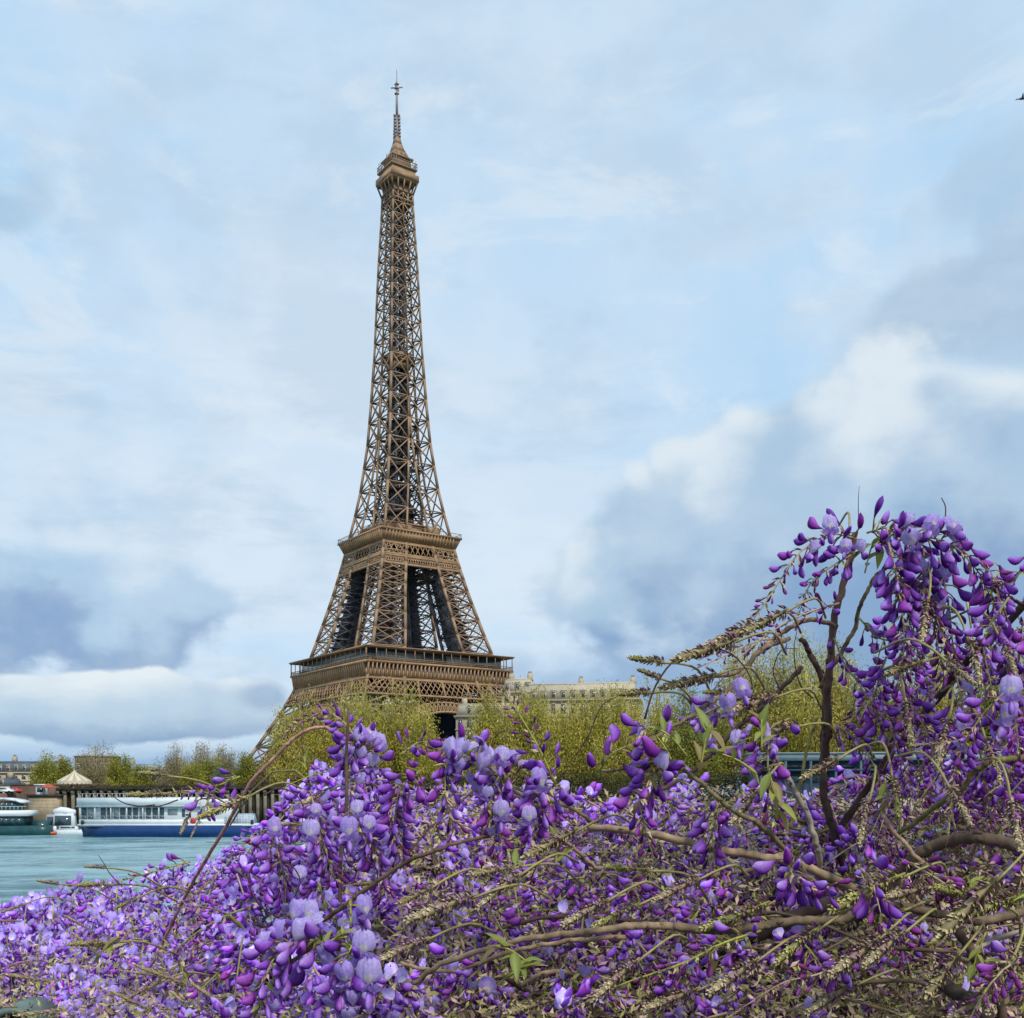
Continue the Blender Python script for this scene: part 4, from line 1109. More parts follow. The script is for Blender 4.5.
def place(acc, tpl, pos, X_, up, s, m=0, cm=1.0):
    V, Q, C = tpl
    X_ = unit(X_); Y_ = unit(np.cross(up, X_)); Z_ = np.cross(X_, Y_)
    acc.add(V @ (np.stack([X_, Y_, Z_]) * s) + pos, Q, m=m, c=C * cm)
def place_many(acc, tpl, pos, X_, up, s, m=0, cm=None):
    V, Q, C = tpl; n = len(pos)
    if n == 0: return
    X_ = X_ / np.linalg.norm(X_, axis=1)[:, None]
    Y_ = np.cross(up, X_); Y_ /= np.linalg.norm(Y_, axis=1)[:, None] + 1e-9; Z_ = np.cross(X_, Y_)
    B = np.stack([X_, Y_, Z_], 1) * s[:, None, None]
    VV = np.einsum('vk,nkj->nvj', V, B) + pos[:, None, :]
    QQ = Q[None] + (np.arange(n) * len(V))[:, None, None]
    cm = rng.uniform(.75, 1.25, n) if cm is None else cm
    CC = C[None] * cm[:, None, None]
    acc.add(VV.reshape(-1, 3), QQ.reshape(-1, 4), m=m, c=CC.reshape(-1, 3))

def spline(pts, n):
    pts = np.asarray(pts, float)
    if len(pts) == 2: return pts[0] + (pts[1] - pts[0]) * np.linspace(0, 1, n)[:, None]
    P_ = np.vstack([2 * pts[0] - pts[1], pts, 2 * pts[-1] - pts[-2]])
    out = []; m = len(pts) - 1
    for u in np.linspace(0, m, n):
        i = min(int(u), m - 1); t = u - i
        p0, p1, p2, p3 = P_[i:i + 4]
        out.append(.5 * ((2 * p1) + (-p0 + p2) * t + (2 * p0 - 5 * p1 + 4 * p2 - p3) * t * t + (-p0 + 3 * p1 - 3 * p2 + p3) * t ** 3))
    return np.array(out)
GREENST = (.36, .38, .07); OLIVE = (.31, .27, .10); TAN = (.44, .34, .21)

def raceme(axis, nb, size, open_f_, tone, thick=.0011, bud_from=.45, stalkc=OLIVE, pedl=.65, hang=.35, tip=True):
    """axis: points from the base to the tip. Returns the stalk mesh and the list of blossoms."""
    st = Acc(); n = len(axis); open_f = open_f_ * .75
    st.tube(axis, np.linspace(thick, thick * .4, n), 5, c=stalkc)
    L = np.linalg.norm(np.diff(axis, axis=0), axis=1).sum()
    out = []
    ss = np.linspace(.04, .97, nb) + rng.uniform(-.4, .4, nb) / nb
    g_ = rng.uniform(0, 6)
    for k, s_ in enumerate(np.clip(ss, 0, 1)):
        f = s_ * (n - 1); i = min(int(f), n - 2); p = axis[i] * (1 - f + i) + axis[i + 1] * (f - i)
        tdir = unit(axis[i + 1] - axis[i])
        az_ = g_ + k * 2.4 + rng.uniform(-.4, .4)
        q = unit(np.cross(tdir, (0.3, 1, .2))); r_ = np.cross(tdir, q)
        rad = q * math.cos(az_) + r_ * math.sin(az_)
        grow = max(.22, 1 - max(0, s_ - .12) * (1.0 if tip else .5))
        sz = size * grow * rng.uniform(.85, 1.15)
        d0 = unit(rad + tdir * (.35 + .5 * s_) + np.array((0, 0, -.1)))
        d1 = unit(d0 + np.array((0, 0, -hang)) + tdir * .2 + rng.normal(0, .15, 3))
        e = p + d0 * sz * pedl + np.array((0, 0, -.05 * sz))
        st.tube([p, p + d0 * sz * pedl * .6 + np.array((0, 0, .04 * sz)), e], sz * .034 + .00015, 3, c=lerp(stalkc, (.20, .07, .08), .55) * rng.uniform(.8, 1.2))
        if s_ > bud_from + rng.uniform(-.1, .1): kind = 'bud'
        elif rng.uniform() < open_f: kind = 'open'
        else: kind = 'bean'
        up = unit(np.array((0, 0, 1.0)) + rng.normal(0, .35, 3) + rad * .2)
        out.append((kind, e, d1, up, sz * (.9 if kind == 'bud' else 1.0)))
        for _ in range(2 if rng.uniform() < .6 else 1):
            place(st, BR[rng.integers(3)], p + rad * .001, unit(rad + tdir * .8 + rng.normal(0, .3, 3)), up, rng.uniform(.35, .6) * size)
    if tip:
        tdir = unit(axis[-1] - axis[-3]); place(st, CONES[rng.integers(3)], axis[-1] - tdir * .004, tdir, (0, .3, 1), size * rng.uniform(1.0, 1.7), 0)
    return st, out

# shared meshes for the individually built blossoms
def tpl_mesh(tpl, nm):
    a_ = Acc(); a_.add(tpl[0], tpl[1], c=tpl[2]); o_ = a_.build(nm, 'petal', smooth=True)
    me = o_.data; bpy.data.objects.remove(o_); return me
ME = {'bean': [tpl_mesh(t, 'blossom') for t in hi_bean], 'bud': [tpl_mesh(t, 'flower_bud') for t in hi_bud], 'open': [tpl_mesh(t, 'open_blossom') for t in hi_open]}
NM = {'bean': 'blossom', 'bud': 'flower_bud', 'open': 'open_blossom'}
def hero_raceme(pts, nb, size, open_f=.15, hang=.35, bud_from=.45, stalkc=OLIVE, tip=True, tone=0, pedl=.65, label=None, thick=.0012):
    size = size * .92; hang = min(hang, .45)
    axis = spline([P(*p) for p in pts], 14)
    st, bl = raceme(axis, nb, size, open_f, tone, thick, bud_from, stalkc, pedl, hang, tip)
    o = vb(st, 'raceme', 'stalk')
    if label: o['label'] = label
    for kind, e, d, up, s_ in bl:
        b_ = bpy.data.objects.new(NM[kind], ME[kind][rng.integers(len(ME[kind]))]); COL.objects.link(b_); b_.parent = o
        X_ = unit(d); Y_ = unit(np.cross(up, X_)); Z_ = np.cross(X_, Y_)
        m_ = Matrix(((X_[0] * s_, Y_[0] * s_, Z_[0] * s_, e[0] - VO[0]), (X_[1] * s_, Y_[1] * s_, Z_[1] * s_, e[1] - VO[1]), (X_[2] * s_, Y_[2] * s_, Z_[2] * s_, e[2] - VO[2]), (0, 0, 0, 1)))
        b_.matrix_local = m_
def lone(px, py, d, size, kind, dirv_, up=(0, 0, 1), var=0, parent=None):
    size = size * (1.0 if py > 940 and px < 400 else .86)
    pos = P(px, py, d); X_ = unit(dirv_); up = np.array(up, float)
    Y_ = unit(np.cross(up, X_)); Z_ = np.cross(X_, Y_); s_ = size
    b_ = bpy.data.objects.new(NM[kind], ME[kind][var % len(ME[kind])]); COL.objects.link(b_); b_.parent = parent
    pos = pos - X_ * s_ * .5
    b_.matrix_local = Matrix(((X_[0] * s_, Y_[0] * s_, Z_[0] * s_, pos[0] - VO[0]), (X_[1] * s_, Y_[1] * s_, Z_[1] * s_, pos[1] - VO[1]), (X_[2] * s_, Y_[2] * s_, Z_[2] * s_, pos[2] - VO[2]), (0, 0, 0, 1)))
    return pos

# ---- woody stems (px, py, distance)
BROWN = (.105, .062, .045); DARK = (.060, .033, .028); TANB = (.30, .21, .13); GREYB = (.28, .24, .20); PINKB = (.50, .26, .20); OLB = (.20, .175, .06)
def branch(pts, w0, w1, colr, name='branch', n=None, sides=8, jit=.09, wob=.0018):
    A_ = spline([P(*p) for p in pts], n or max(26, 10 * len(pts)))
    d_ = np.mean([p[2] for p in pts])
    k = np.cumsum(rng.normal(0, 1, (len(A_), 3)), 0); k -= np.linspace(0, 1, len(A_))[:, None] * k[-1]
    A_ = A_ + k * wob * .35
    r = np.linspace(w0, w1, len(A_)) * .5 * d_ / F
    r = r * (1 + .05 * np.sin(np.arange(len(A_)) * 1.9 + rng.uniform(0, 6)))
    a_ = Acc(); a_.tube(A_, r, sides, c=np.array(colr)[None, :] * rng.uniform(.75, 1.25, (len(A_), 1)), jitter=jit)
    for _ in range(int(len(A_) * .25)):                             # nodes and bud scars
        i = rng.integers(1, len(A_) - 1); t_ = unit(A_[i] - A_[i - 1]); q = unit(np.cross(t_, rng.normal(0, 1, 3)))
        a_.tube([A_[i] - t_ * r[i] * .9, A_[i] + q * r[i] * .8, A_[i] + t_ * r[i] * .9 + q * r[i] * .9], [r[i] * .5, r[i] * .62, r[i] * .2], 5, c=np.array(colr) * .8)
    return vb(a_, name, 'bark')
branch([(800, 1900, 1.78), (700, 1500, 1.72), (600, 1180, 1.6), (562, 1030, 1.5), (552, 985, 1.45), (538, 950, 1.42)], 60, 22, DARK, 'trunk', 30, 10, .16)
branch([(540, 1100, 1.55), (606, 1016, 1.35), (672, 979, 1.25), (722, 949, 1.2), (760, 932, 1.18), (830, 905, 1.2)], 22, 13, DARK)
branch([(857, 536, 1.26), (850, 569, 1.26), (836, 628, 1.26), (830, 688, 1.27), (828, 728, 1.28), (826, 770, 1.3)], 6, 9, BROWN)
branch([(801, 640, 1.32), (815, 664, 1.32), (824, 694, 1.32), (824, 747, 1.33), (826, 790, 1.33), (836, 836, 1.33), (852, 905, 1.35), (830, 985, 1.4), (760, 1060, 1.5)], 5, 11, DARK)
branch([(836, 834, 1.33), (877, 777, 1.3), (902, 742, 1.28), (937, 701, 1.25), (972, 660, 1.2), (1030, 606, 1.15), (1080, 560, 1.12)], 8, 7, DARK)
branch([(850, 930, 1.25), (880, 890, 1.15), (906, 864, 1.1), (934, 848, 1.08), (970, 841, 1.05), (1006, 845, 1.03), (1060, 862, 1.0)], 11, 13, (.11, .075, .05))
branch([(1060, 752, 1.1), (1016, 763, 1.1), (985, 769, 1.1), (959, 790, 1.12), (928, 812, 1.15), (899, 834, 1.18)], 7, 5, OLB)
branch([(586, 828, 1.15), (646, 836, 1.12), (705, 848, 1.1), (760, 859, 1.1), (800, 866, 1.1), (880, 905, 1.18)], 7, 10, TANB)
branch([(410, 985, 1.1), (440, 962, 1.08), (506, 942, 1.05), (573, 934, 1.03), (626, 929, 1.02), (672, 927, 1.02)], 5, 8, TANB)
branch([(672, 927, 1.05), (720, 930, 1.05), (782, 925, 1.05), (837, 922, 1.05), (895, 913, 1.05), (980, 925, 1.08), (1060, 905, 1.1)], 9, 10, (.16, .115, .07))
branch([(400, 962, 1.12), (450, 968, 1.1), (500, 952, 1.08), (560, 942, 1.06), (625, 938, 1.05)], 4, 5, TANB)
branch([(150, 965, 1.7), (180, 905, 1.6), (202, 864, 1.5), (230, 817, 1.42), (254, 777, 1.38), (280, 748, 1.36), (300, 732, 1.35), (320, 725, 1.35), (336, 730, 1.36), (356, 748, 1.38), (372, 770, 1.42)], 3.8, 2.8, PINKB, wob=.001)
branch([(322, 920, 1.1), (350, 900, 1.08), (400, 866, 1.06), (425, 853, 1.05), (456, 842, 1.05), (490, 836, 1.08)], 5, 3.5, (.13, .08, .05), wob=.001)
branch([(250, 1020, 1.0), (278, 975, .98), (309, 947, .96), (325, 940, .96), (344, 944, .97), (372, 950, 1.0)], 5, 4, OLB, wob=.001)
branch([(700, 683, 1.22), (720, 676, 1.2), (744, 668, 1.2), (758, 655, 1.2), (779, 636, 1.2), (806, 622, 1.2), (835, 628, 1.25)], 4, 5, TANB)
branch([(690, 775, 1.3), (726, 741, 1.3), (750, 717, 1.3), (776, 694, 1.3), (802, 668, 1.31)], 4, 5, BROWN)
branch([(640, 748, 1.1), (666, 733, 1.1), (699, 714, 1.1), (726, 697, 1.12), (742, 678, 1.14), (760, 656, 1.16), (790, 640, 1.2)], 3.5, 5, TANB)
branch([(600, 770, 1.05), (632, 768, 1.02), (666, 761, 1.0), (692, 773, 1.0), (732, 809, 1.0), (760, 829, 1.02), (790, 856, 1.05), (815, 885, 1.1)], 3, 6, (.20, .16, .07))
branch([(764, 740, 1.12), (790, 790, 1.1), (812, 837, 1.1), (820, 870, 1.12)], 6, 6, GREYB)
branch([(940, 985, 1.05), (962, 998, 1.03), (981, 1018, 1.0), (990, 1060, 1.0)], 14, 16, (.07, .05, .035))
branch([(950, 920, 1.0), (976, 962, 1.0), (992, 985, 1.0), (1005, 1040, 1.0)], 9, 10, BROWN)
branch([(880, 815, 1.1), (895, 837, 1.08), (917, 862, 1.07), (940, 890, 1.07)], 4, 5, TANB)
branch([(980, 607, 1.15), (1002, 600, 1.13), (1024, 605, 1.12), (1050, 600, 1.1)], 3, 4, BROWN)
branch([(818, 720, 1.28), (806, 765, 1.25), (800, 800, 1.25), (790, 830, 1.25)], 3, 4, OLB)
branch([(820, 690, 1.3), (850, 640, 1.27), (868, 600, 1.25), (880, 575, 1.25), (905, 560, 1.22), (930, 552, 1.2)], 5, 3, (.15, .12, .06))
branch([(500, 687 + 96, 1.15), (540, 810, 1.15), (566, 840, 1.17), (600, 870, 1.2)], 3, 4, TANB)
branch([(470, 775, 1.2), (500, 770, 1.18), (520, 790, 1.17), (560, 805, 1.18), (600, 828, 1.2)], 3, 4, (.22, .18, .08))
branch([(555, 985, 1.42), (520, 930, 1.4), (470, 900, 1.45), (420, 860, 1.6), (360, 830, 1.8), (300, 850, 2.0), (210, 880, 2.3), (100, 910, 2.6), (20, 935, 2.8)], 14, 5, DARK)
branch([(610, 1010, 1.35), (660, 930, 1.4), (720, 880, 1.5), (800, 850, 1.5), (860, 830, 1.4)], 13, 8, DARK)
branch([(545, 970, 1.42), (560, 900, 1.45), (600, 860, 1.5), (640, 800, 1.5), (680, 780, 1.5)], 9, 4, BROWN)
# long thin canes in the tangle at the bottom
for i in range(30):
    x0 = rng.uniform(330, 1040); y0 = rng.uniform(930, 1050); d0 = rng.uniform(1.05, 1.5); L = rng.uniform(90, 260); an = rng.normal(0, .35)
    q = [(x0 + L * t_ * math.cos(an), y0 - L * t_ * math.sin(an) - 25 * math.sin(PI * t_) * rng.uniform(-.3, 1), d0 + rng.normal(0, .03)) for t_ in (0, .33, .66, 1)]
    branch(q, rng.uniform(3, 8), rng.uniform(2, 5), [BROWN, TANB, DARK, (.13, .09, .06), GREYB][rng.integers(5)], 'cane', 14, 6, .08, .002)
# tendrils
def tendril(pts, wdt=1.6, colr=(.085, .035, .028)):
    A_ = spline([P(*p) for p in pts], 26); d_ = np.mean([p[2] for p in pts])
    a_ = Acc(); a_.tube(A_, np.linspace(wdt, wdt * .5, len(A_)) * .5 * d_ / F, 5, c=colr); return vb(a_, 'tendril', 'bark')
tendril([(576, 756, 1.1), (589, 736, 1.1), (598, 714, 1.1), (606, 703, 1.1), (618, 697, 1.1)], 1.7)
tendril([(645, 720, 1.08), (655, 689, 1.08), (671, 665, 1.08), (690, 652, 1.08), (707, 648, 1.08), (728, 653, 1.09), (742, 664, 1.1), (752, 682, 1.12), (751, 705, 1.14), (744, 722, 1.15)], 2.2, (.10, .05, .035))
tendril([(324, 920, 1.1), (275, 915, 1.07), (252, 893, 1.05), (250, 868, 1.05), (265, 857, 1.05), (288, 862, 1.06), (300, 880, 1.08), (294, 905, 1.1), (330, 922, 1.12)], 2.0)
tendril([(155, 803, 1.35), (136, 804, 1.35), (120, 799, 1.35), (106, 788, 1.35), (96, 780, 1.35)], 1.5)
tendril([(178, 798, 1.35), (160, 804, 1.35), (140, 804, 1.35), (128, 802, 1.35)], 1.5)
tendril([(122, 885, 1.5), (110, 872, 1.5), (104, 862, 1.5), (98, 853, 1.5)], 1.3)
tendril([(492, 751, 1.15), (493, 741, 1.15), (499, 733, 1.15), (508, 730, 1.15)], 1.4)
tendril([(305, 760, 1.35), (302, 740, 1.35), (304, 718, 1.35), (303, 702, 1.35), (305, 690, 1.35)], 1.0)
tendril([(814, 700, 1.25), (802, 688, 1.25), (796, 668, 1.25), (795, 648, 1.25), (798, 632, 1.26)], 1.6)
tendril([(780, 690, 1.2), (774, 672, 1.2), (782, 652, 1.2), (798, 650, 1.22)], 1.5)
tendril([(860, 518, 1.25), (860, 500, 1.25), (861, 488, 1.25)], 1.0, (.10, .10, .11))
tendril([(936, 540, 1.12), (945, 527, 1.12), (947, 510, 1.12), (943, 500, 1.12)], 2.0, (.10, .06, .05))
for i in range(14):
    x0 = rng.uniform(250, 1000); y0 = rng.uniform(790, 980); d0 = rng.uniform(1.0, 1.25); r_ = rng.uniform(12, 30); t0 = rng.uniform(0, 6); sg = rng.choice([-1, 1])
    tendril([(x0 + r_ * (1 + .12 * k) * math.cos(t0 + sg * k * .7), y0 + r_ * (1 + .1 * k) * math.sin(t0 + sg * k * .7), d0 + .01 * k) for k in range(rng.integers(4, 8))], rng.uniform(1.1, 1.9))

# ---- shut flower spikes (base -> tip)
def cone(x0, y0, x1, y1, d, var=0, fat=1.0, stem=None):
    p0, p1 = P(x0, y0, d), P(x1, y1, d - .02); L = np.linalg.norm(p1 - p0)
    V, Q, C = CONES[var]; a_ = Acc()
    bendv = rng.normal(0, .06); fat = 1.25 + .45 * fat; V2 = V * np.array((1, fat, fat)); V2[:, 2] += bendv * V2[:, 0] ** 2 + .03
    place(a_, (V2, Q, C), p0, p1 - p0, (0, .2, 1), L, 0)
    u_ = unit(p1 - p0); a_.tube(spline([p0 + u_ * .006, p0 - u_ * .02, p0 - u_ * .045 + np.array((0, .012, -.006)), p0 - u_ * .07 + np.array((0, .05, -.03))], 9), .0013, 5, c=OLIVE)
    return vb(a_, 'flower_spike', 'stalk', smooth=False)
for c_ in [(166, 792, 126, 798, 1.33, 0, 1.5), (172, 775, 137, 771, 1.35, 0, 1.0), (190, 812, 181, 835, 1.33, 1, 1.1), (112, 883, 74, 884, 1.5, 0, 1.3), (60, 882, 34, 880, 1.7, 1, 1.1),
           (24, 902, 0, 912, 2.0, 2, 1.2), (106, 866, 82, 864, 1.6, 1, 1.2), (138, 896, 113, 908, 1.5, 0, 1.2), (107, 941, 65, 945, 1.4, 0, 1.2), (150, 985, 112, 1004, 1.3, 1, .9),
           (522, 874, 472, 908, 1.0, 1, 1.4), (516, 868, 465, 877, 1.02, 2, 1.0), (652, 872, 600, 871, 1.05, 0, 1.1), (434, 886, 396, 909, 1.02, 2, 1.5), (478, 896, 402, 924, .98, 1, 1.5),
           (779, 698, 716, 720, 1.15, 1, 1.2), (925, 664, 884, 676, 1.12, 2, 1.5), (905, 934, 860, 971, .95, 1, 1.8), (960, 955, 921, 1002, .97, 2, 2.2), (905, 912, 862, 930, 1.0, 0, 1.3),
           (906, 878, 824, 916, 1.0, 0, 1.1), (948, 788, 972, 832, 1.02, 1, 1.6), (892, 778, 899, 824, 1.1, 0, 1.7), (666, 664, 628, 662, 1.1, 0, 1.3), (662, 680, 637, 670, 1.1, 2, 1.1),
           (652, 694, 616, 697, 1.1, 0, 1.3), (740, 642, 672, 668, 1.08, 2, 1.3), (718, 676, 660, 696, 1.1, 2, 1.1), (726, 696, 702, 692, 1.1, 0, 1.2), (945, 662, 978, 690, 1.05, 1, 1.5),
           (770, 905, 700, 940, 1.05, 0, 1.0), (250, 795, 198, 824, 1.3, 0, 1.0), (330, 790, 300, 806, 1.3, 1, 1.1), (860, 985, 800, 1012, 1.0, 1, 1.3), (700, 990, 640, 1016, 1.0, 1, 1.2),
           (1010, 965, 985, 1020, .92, 1, 2.0), (1030, 940, 1000, 990, .95, 1, 2.0), (1020, 900, 960, 925, .98, 0, 1.4), (560, 1000, 500, 1014, 1.0, 2, 1.1), (430, 938, 372, 965, 1.05, 1, 1.2),
           (580, 830, 520, 862, 1.05, 2, 1.2), (850, 535, 848, 562, 1.22, 2, 2.0), (800, 728, 758, 736, 1.15, 2, 1.2), (640, 905, 580, 932, 1.05, 0, 1.0), (985, 905, 930, 893, 1.0, 0, 1.5),
           (930, 600, 925, 650, 1.1, 1, 1.3), (968, 640, 985, 690, 1.08, 1, 1.3), (905, 700, 912, 755, 1.15, 1, 1.4), (950, 720, 940, 775, 1.1, 1, 1.4), (985, 740, 1000, 790, 1.08, 2, 1.4), (1000, 640, 1020, 680, 1.08, 1, 1.2),
           (760, 625, 700, 655, 1.12, 1, 1.3), (790, 612, 742, 640, 1.12, 2, 1.1), (840, 760, 800, 785, 1.1, 2, 1.3), (870, 800, 858, 850, 1.1, 1, 1.3), (760, 790, 730, 830, 1.05, 1, 1.2), (1010, 800, 1020, 860, 1.0, 1, 1.5),
           (880, 940, 830, 985, .97, 1, 2.0), (820, 930, 770, 965, .98, 0, 1.6), (1000, 880, 935, 945, .96, 2, 1.8), (760, 960, 705, 1000, .97, 1, 1.8), (930, 890, 880, 905, 1.0, 1, 1.6), (640, 960, 590, 1000, .98, 1, 1.5), (990, 1000, 930, 1030, .95, 1, 2.0), (610, 900, 560, 930, 1.0, 1, 1.5), (700, 880, 650, 905, 1.02, 1, 1.3)]:
    cone(*c_)
# ---- green sprigs of young leaves
def leaf_tpl(c1, c2):
    V, C = [], []
    for i in range(7):
        t = i / 6; wd = .17 * math.sin(PI * t ** .75) + .004
        for u in (-1, 0, 1):
            V.append((t, u * wd, abs(u) * wd * .55 - .22 * t * t)); C.append(lerp(c1, c2, abs(u)))
    Q = [[i * 3 + j, i * 3 + j + 1, (i + 1) * 3 + j + 1, (i + 1) * 3 + j] for i in range(6) for j in range(2)]
    return np.array(V), np.array(Q), np.array(C)
LF = [leaf_tpl((.40, .42, .10), (.26, .30, .06)), leaf_tpl((.30, .36, .08), (.20, .25, .05)), leaf_tpl((.33, .27, .10), (.27, .20, .07))]
def sprig(px, py, d, n, size, direc=(0, 0, 1), colr=GREENST):
    a_ = Acc(); p = P(px, py, d); dr = unit(direc)
    ax = spline([p, p + dr * size * .8, p + dr * size * 1.4 + np.array((0, 0, -.2 * size))], 8); a_.tube(ax, .0009, 5, c=colr, m=1)
    for k in range(n):
        t_ = (k + 1) / n * 7; i = min(int(t_), 6); q = ax[i]
        dd = unit(dr * .6 + rng.normal(0, .7, 3)); place(a_, LF[rng.integers(3)], q, dd, (0, -.4, 1), size * rng.uniform(.5, 1.0))
    return vb(a_, 'leaf_sprig', ['leaf', 'stalk'])
for s_ in [(700, 772, .98, 9, .034, (.2, 0, 1)), (688, 758, .98, 6, .028, (-.6, -.2, .7)), (712, 752, .99, 6, .030, (.5, -.2, -.2)), (768, 768, 1.02, 9, .030, (.2, -.2, -1)), (762, 752, 1.02, 6, .024, (0, 0, 1)),
           (880, 545, 1.2, 8, .030, (.5, 0, .3)), (866, 575, 1.2, 5, .030, (.2, 0, .8)), (530, 965, 1.0, 7, .030, (-.5, -.2, .4)), (496, 985, 1.0, 6, .026, (.4, 0, .3)), (530, 1000, 1.0, 5, .028, (.3, 0, -.6)),
           (320, 945, .95, 6, .018, (.6, 0, .3)), (350, 925, .97, 5, .016, (0, 0, 1)), (498, 775, 1.12, 6, .018, (.2, 0, 1)), (505, 795, 1.12, 5, .018, (.2, 0, .4)), (310, 745, 1.33, 6, .018, (-.3, 0, -.6)), (362, 812, 1.2, 6, .022, (-.2, 0, -1)),
           (745, 940, 1.0, 8, .024, (-.8, 0, -.2)), (885, 780, 1.1, 6, .02, (.1, 0, -.8)), (555, 870, 1.05, 7, .026, (.1, 0, 1)), (1010, 905, .97, 8, .022, (.6, 0, .3)), (985, 935, .97, 7, .022, (-.2, 0, -.5)), (1000, 950, .96, 6, .02, (.2, 0, -1)),
           (180, 960, 1.3, 6, .018, (.2, 0, -1)), (120, 935, 1.4, 8, .026, (-.3, 0, -.2)), (500, 880, 1.03, 5, .022, (.5, 0, .5)), (960, 915, 1.0, 7, .022, (.2, 0, .6))]:
    sprig(*s_)

# ---- the racemes that show largest, each with its own blossoms
HR = hero_raceme
HR([(556, 784, 1.12), (540, 750, 1.12), (520, 715, 1.12), (500, 687, 1.12)], 30, .0185, .0, .0, .35, GREENST, True, pedl=.9, label='upright raceme of violet buds standing before the pale stone building')
HR([(862, 542, 1.22), (832, 536, 1.2), (800, 555, 1.19), (776, 590, 1.18), (748, 628, 1.18), (718, 648, 1.18)], 46, .0225, .12, .05, .42, TAN, label='arching raceme at the top left of the upper flower cluster')
HR([(862, 552, 1.2), (838, 565, 1.18), (812, 585, 1.18), (800, 615, 1.18)], 26, .020, .1, .6, .6, OLIVE)
HR([(868, 535, 1.18), (890, 530, 1.17), (915, 545, 1.15), (930, 600, 1.14), (948, 650, 1.13), (962, 700, 1.12)], 50, .0240, .12, .7, .7, OLIVE, False)
HR([(880, 548, 1.18), (915, 540, 1.14), (950, 545, 1.12), (980, 575, 1.12), (995, 610, 1.12)], 38, .0245, .16, .5, .75, OLIVE, False)
HR([(900, 560, 1.18), (905, 600, 1.18), (915, 640, 1.18), (930, 690, 1.17)], 34, .022, .05, .7, .7, OLIVE)
HR([(860, 620, 1.2), (880, 640, 1.2), (905, 645, 1.2), (930, 660, 1.2)], 20, .018, .0, .4, .5, GREENST)
HR([(940, 560, 1.16), (950, 610, 1.15), (955, 655, 1.15), (970, 700, 1.14)], 30, .022, .06, .7, .6, OLIVE)
HR([(1010, 600, 1.08), (985, 640, 1.08), (990, 680, 1.08), (1000, 720, 1.08)], 26, .021, .25, .6, .7, OLIVE)
HR([(1040, 560, 1.1), (1022, 575, 1.1), (1005, 590, 1.1), (990, 575, 1.1)], 16, .0165, .0, .3, .4, GREENST)
HR([(835, 640, 1.24), (845, 665, 1.22), (862, 690, 1.2), (880, 720, 1.2)], 20, .017, .0, .5, .5, OLIVE)
HR([(870, 700, 1.22), (890, 730, 1.2), (905, 770, 1.2), (915, 810, 1.2)], 40, .0185, .0, .6, .5, TAN)
HR([(900, 690, 1.2), (925, 730, 1.18), (940, 770, 1.18), (950, 810, 1.18)], 40, .0195, .05, .6, .6, TAN)
HR([(960, 690, 1.12), (965, 735, 1.1), (955, 775, 1.1), (950, 815, 1.1)], 34, .0215, .1, .6, .7, TAN)
HR([(1010, 690, 1.05), (985, 715, 1.03), (965, 740, 1.03), (940, 745, 1.03)], 20, .0235, .3, .3, .8, OLIVE)
HR([(835, 725, 1.25), (860, 745, 1.24), (880, 780, 1.22), (885, 815, 1.22)], 34, .017, .0, .6, .45, TAN)
HR([(790, 640, 1.2), (760, 642, 1.18), (730, 655, 1.16), (700, 668, 1.15)], 26, .015, .0, .1, .15, TAN, label='bud raceme reaching left from the upper cluster')
HR([(890, 545, 1.14), (900, 590, 1.13), (905, 640, 1.13), (900, 690, 1.13)], 40, .0225, .1, .75, .7, TAN, False)
HR([(985, 560, 1.12), (1000, 600, 1.11), (1005, 650, 1.1), (1010, 690, 1.1)], 34, .0215, .08, .7, .7, TAN, False)
HR([(925, 545, 1.16), (925, 590, 1.15), (935, 630, 1.15), (945, 680, 1.15)], 38, .0225, .08, .7, .7, TAN, False)
HR([(1030, 620, 1.1), (1020, 660, 1.1), (1015, 710, 1.1), (1020, 760, 1.1)], 32, .021, .08, .7, .7, TAN, False)
HR([(840, 605, 1.2), (815, 612, 1.18), (780, 628, 1.17), (745, 655, 1.16), (715, 690, 1.16)], 34, .0145, .0, .0, .2, TAN)
HR([(985, 800, 1.05), (1000, 790, 1.05), (1020, 810, 1.05), (1040, 830, 1.05)], 14, .02, .0, .3, .7, OLIVE)
HR([(645, 760, 1.02), (655, 775, 1.0), (640, 800, 1.0), (650, 850, 1.0)], 22, .023, .1, .6, .8, OLIVE, False)
HR([(672, 762, 1.0), (665, 748, 1.0), (655, 735, 1.0), (645, 728, .99)], 7, .030, .15, .1, 1.1, GREENST, False, label='large pair of violet blossoms rising above the middle of the vine')
HR([(600, 770, 1.03), (612, 755, 1.02), (630, 745, 1.02)], 7, .0255, .0, .1, 1.1, GREENST, False)
HR([(790, 720, 1.15), (775, 726, 1.13), (765, 735, 1.12), (740, 742, 1.1)], 9, .023, .6, .3, 1.1, OLIVE, False)
HR([(742, 700, 1.12), (725, 705, 1.1), (710, 712, 1.1), (695, 720, 1.1)], 7, .024, .8, .2, 1.1, OLIVE, False)
HR([(770, 740, 1.1), (768, 765, 1.08), (770, 795, 1.08), (775, 830, 1.08)], 26, .0215, .05, .6, .8, OLIVE, False)
HR([(500, 775, 1.1), (470, 755, 1.08), (452, 750, 1.07), (445, 790, 1.06), (455, 830, 1.06)], 34, .0245, .4, .45, .9, GREENST, False, label='raceme of half open pale blossoms left of the upright bud raceme')
HR([(525, 780, 1.12), (505, 770, 1.1), (490, 800, 1.08), (500, 840, 1.08)], 30, .024, .4, .5, .9, OLIVE, False)
HR([(560, 785, 1.1), (545, 790, 1.08), (535, 815, 1.08), (530, 850, 1.08)], 30, .0235, .3, .5, .9, OLIVE, False)
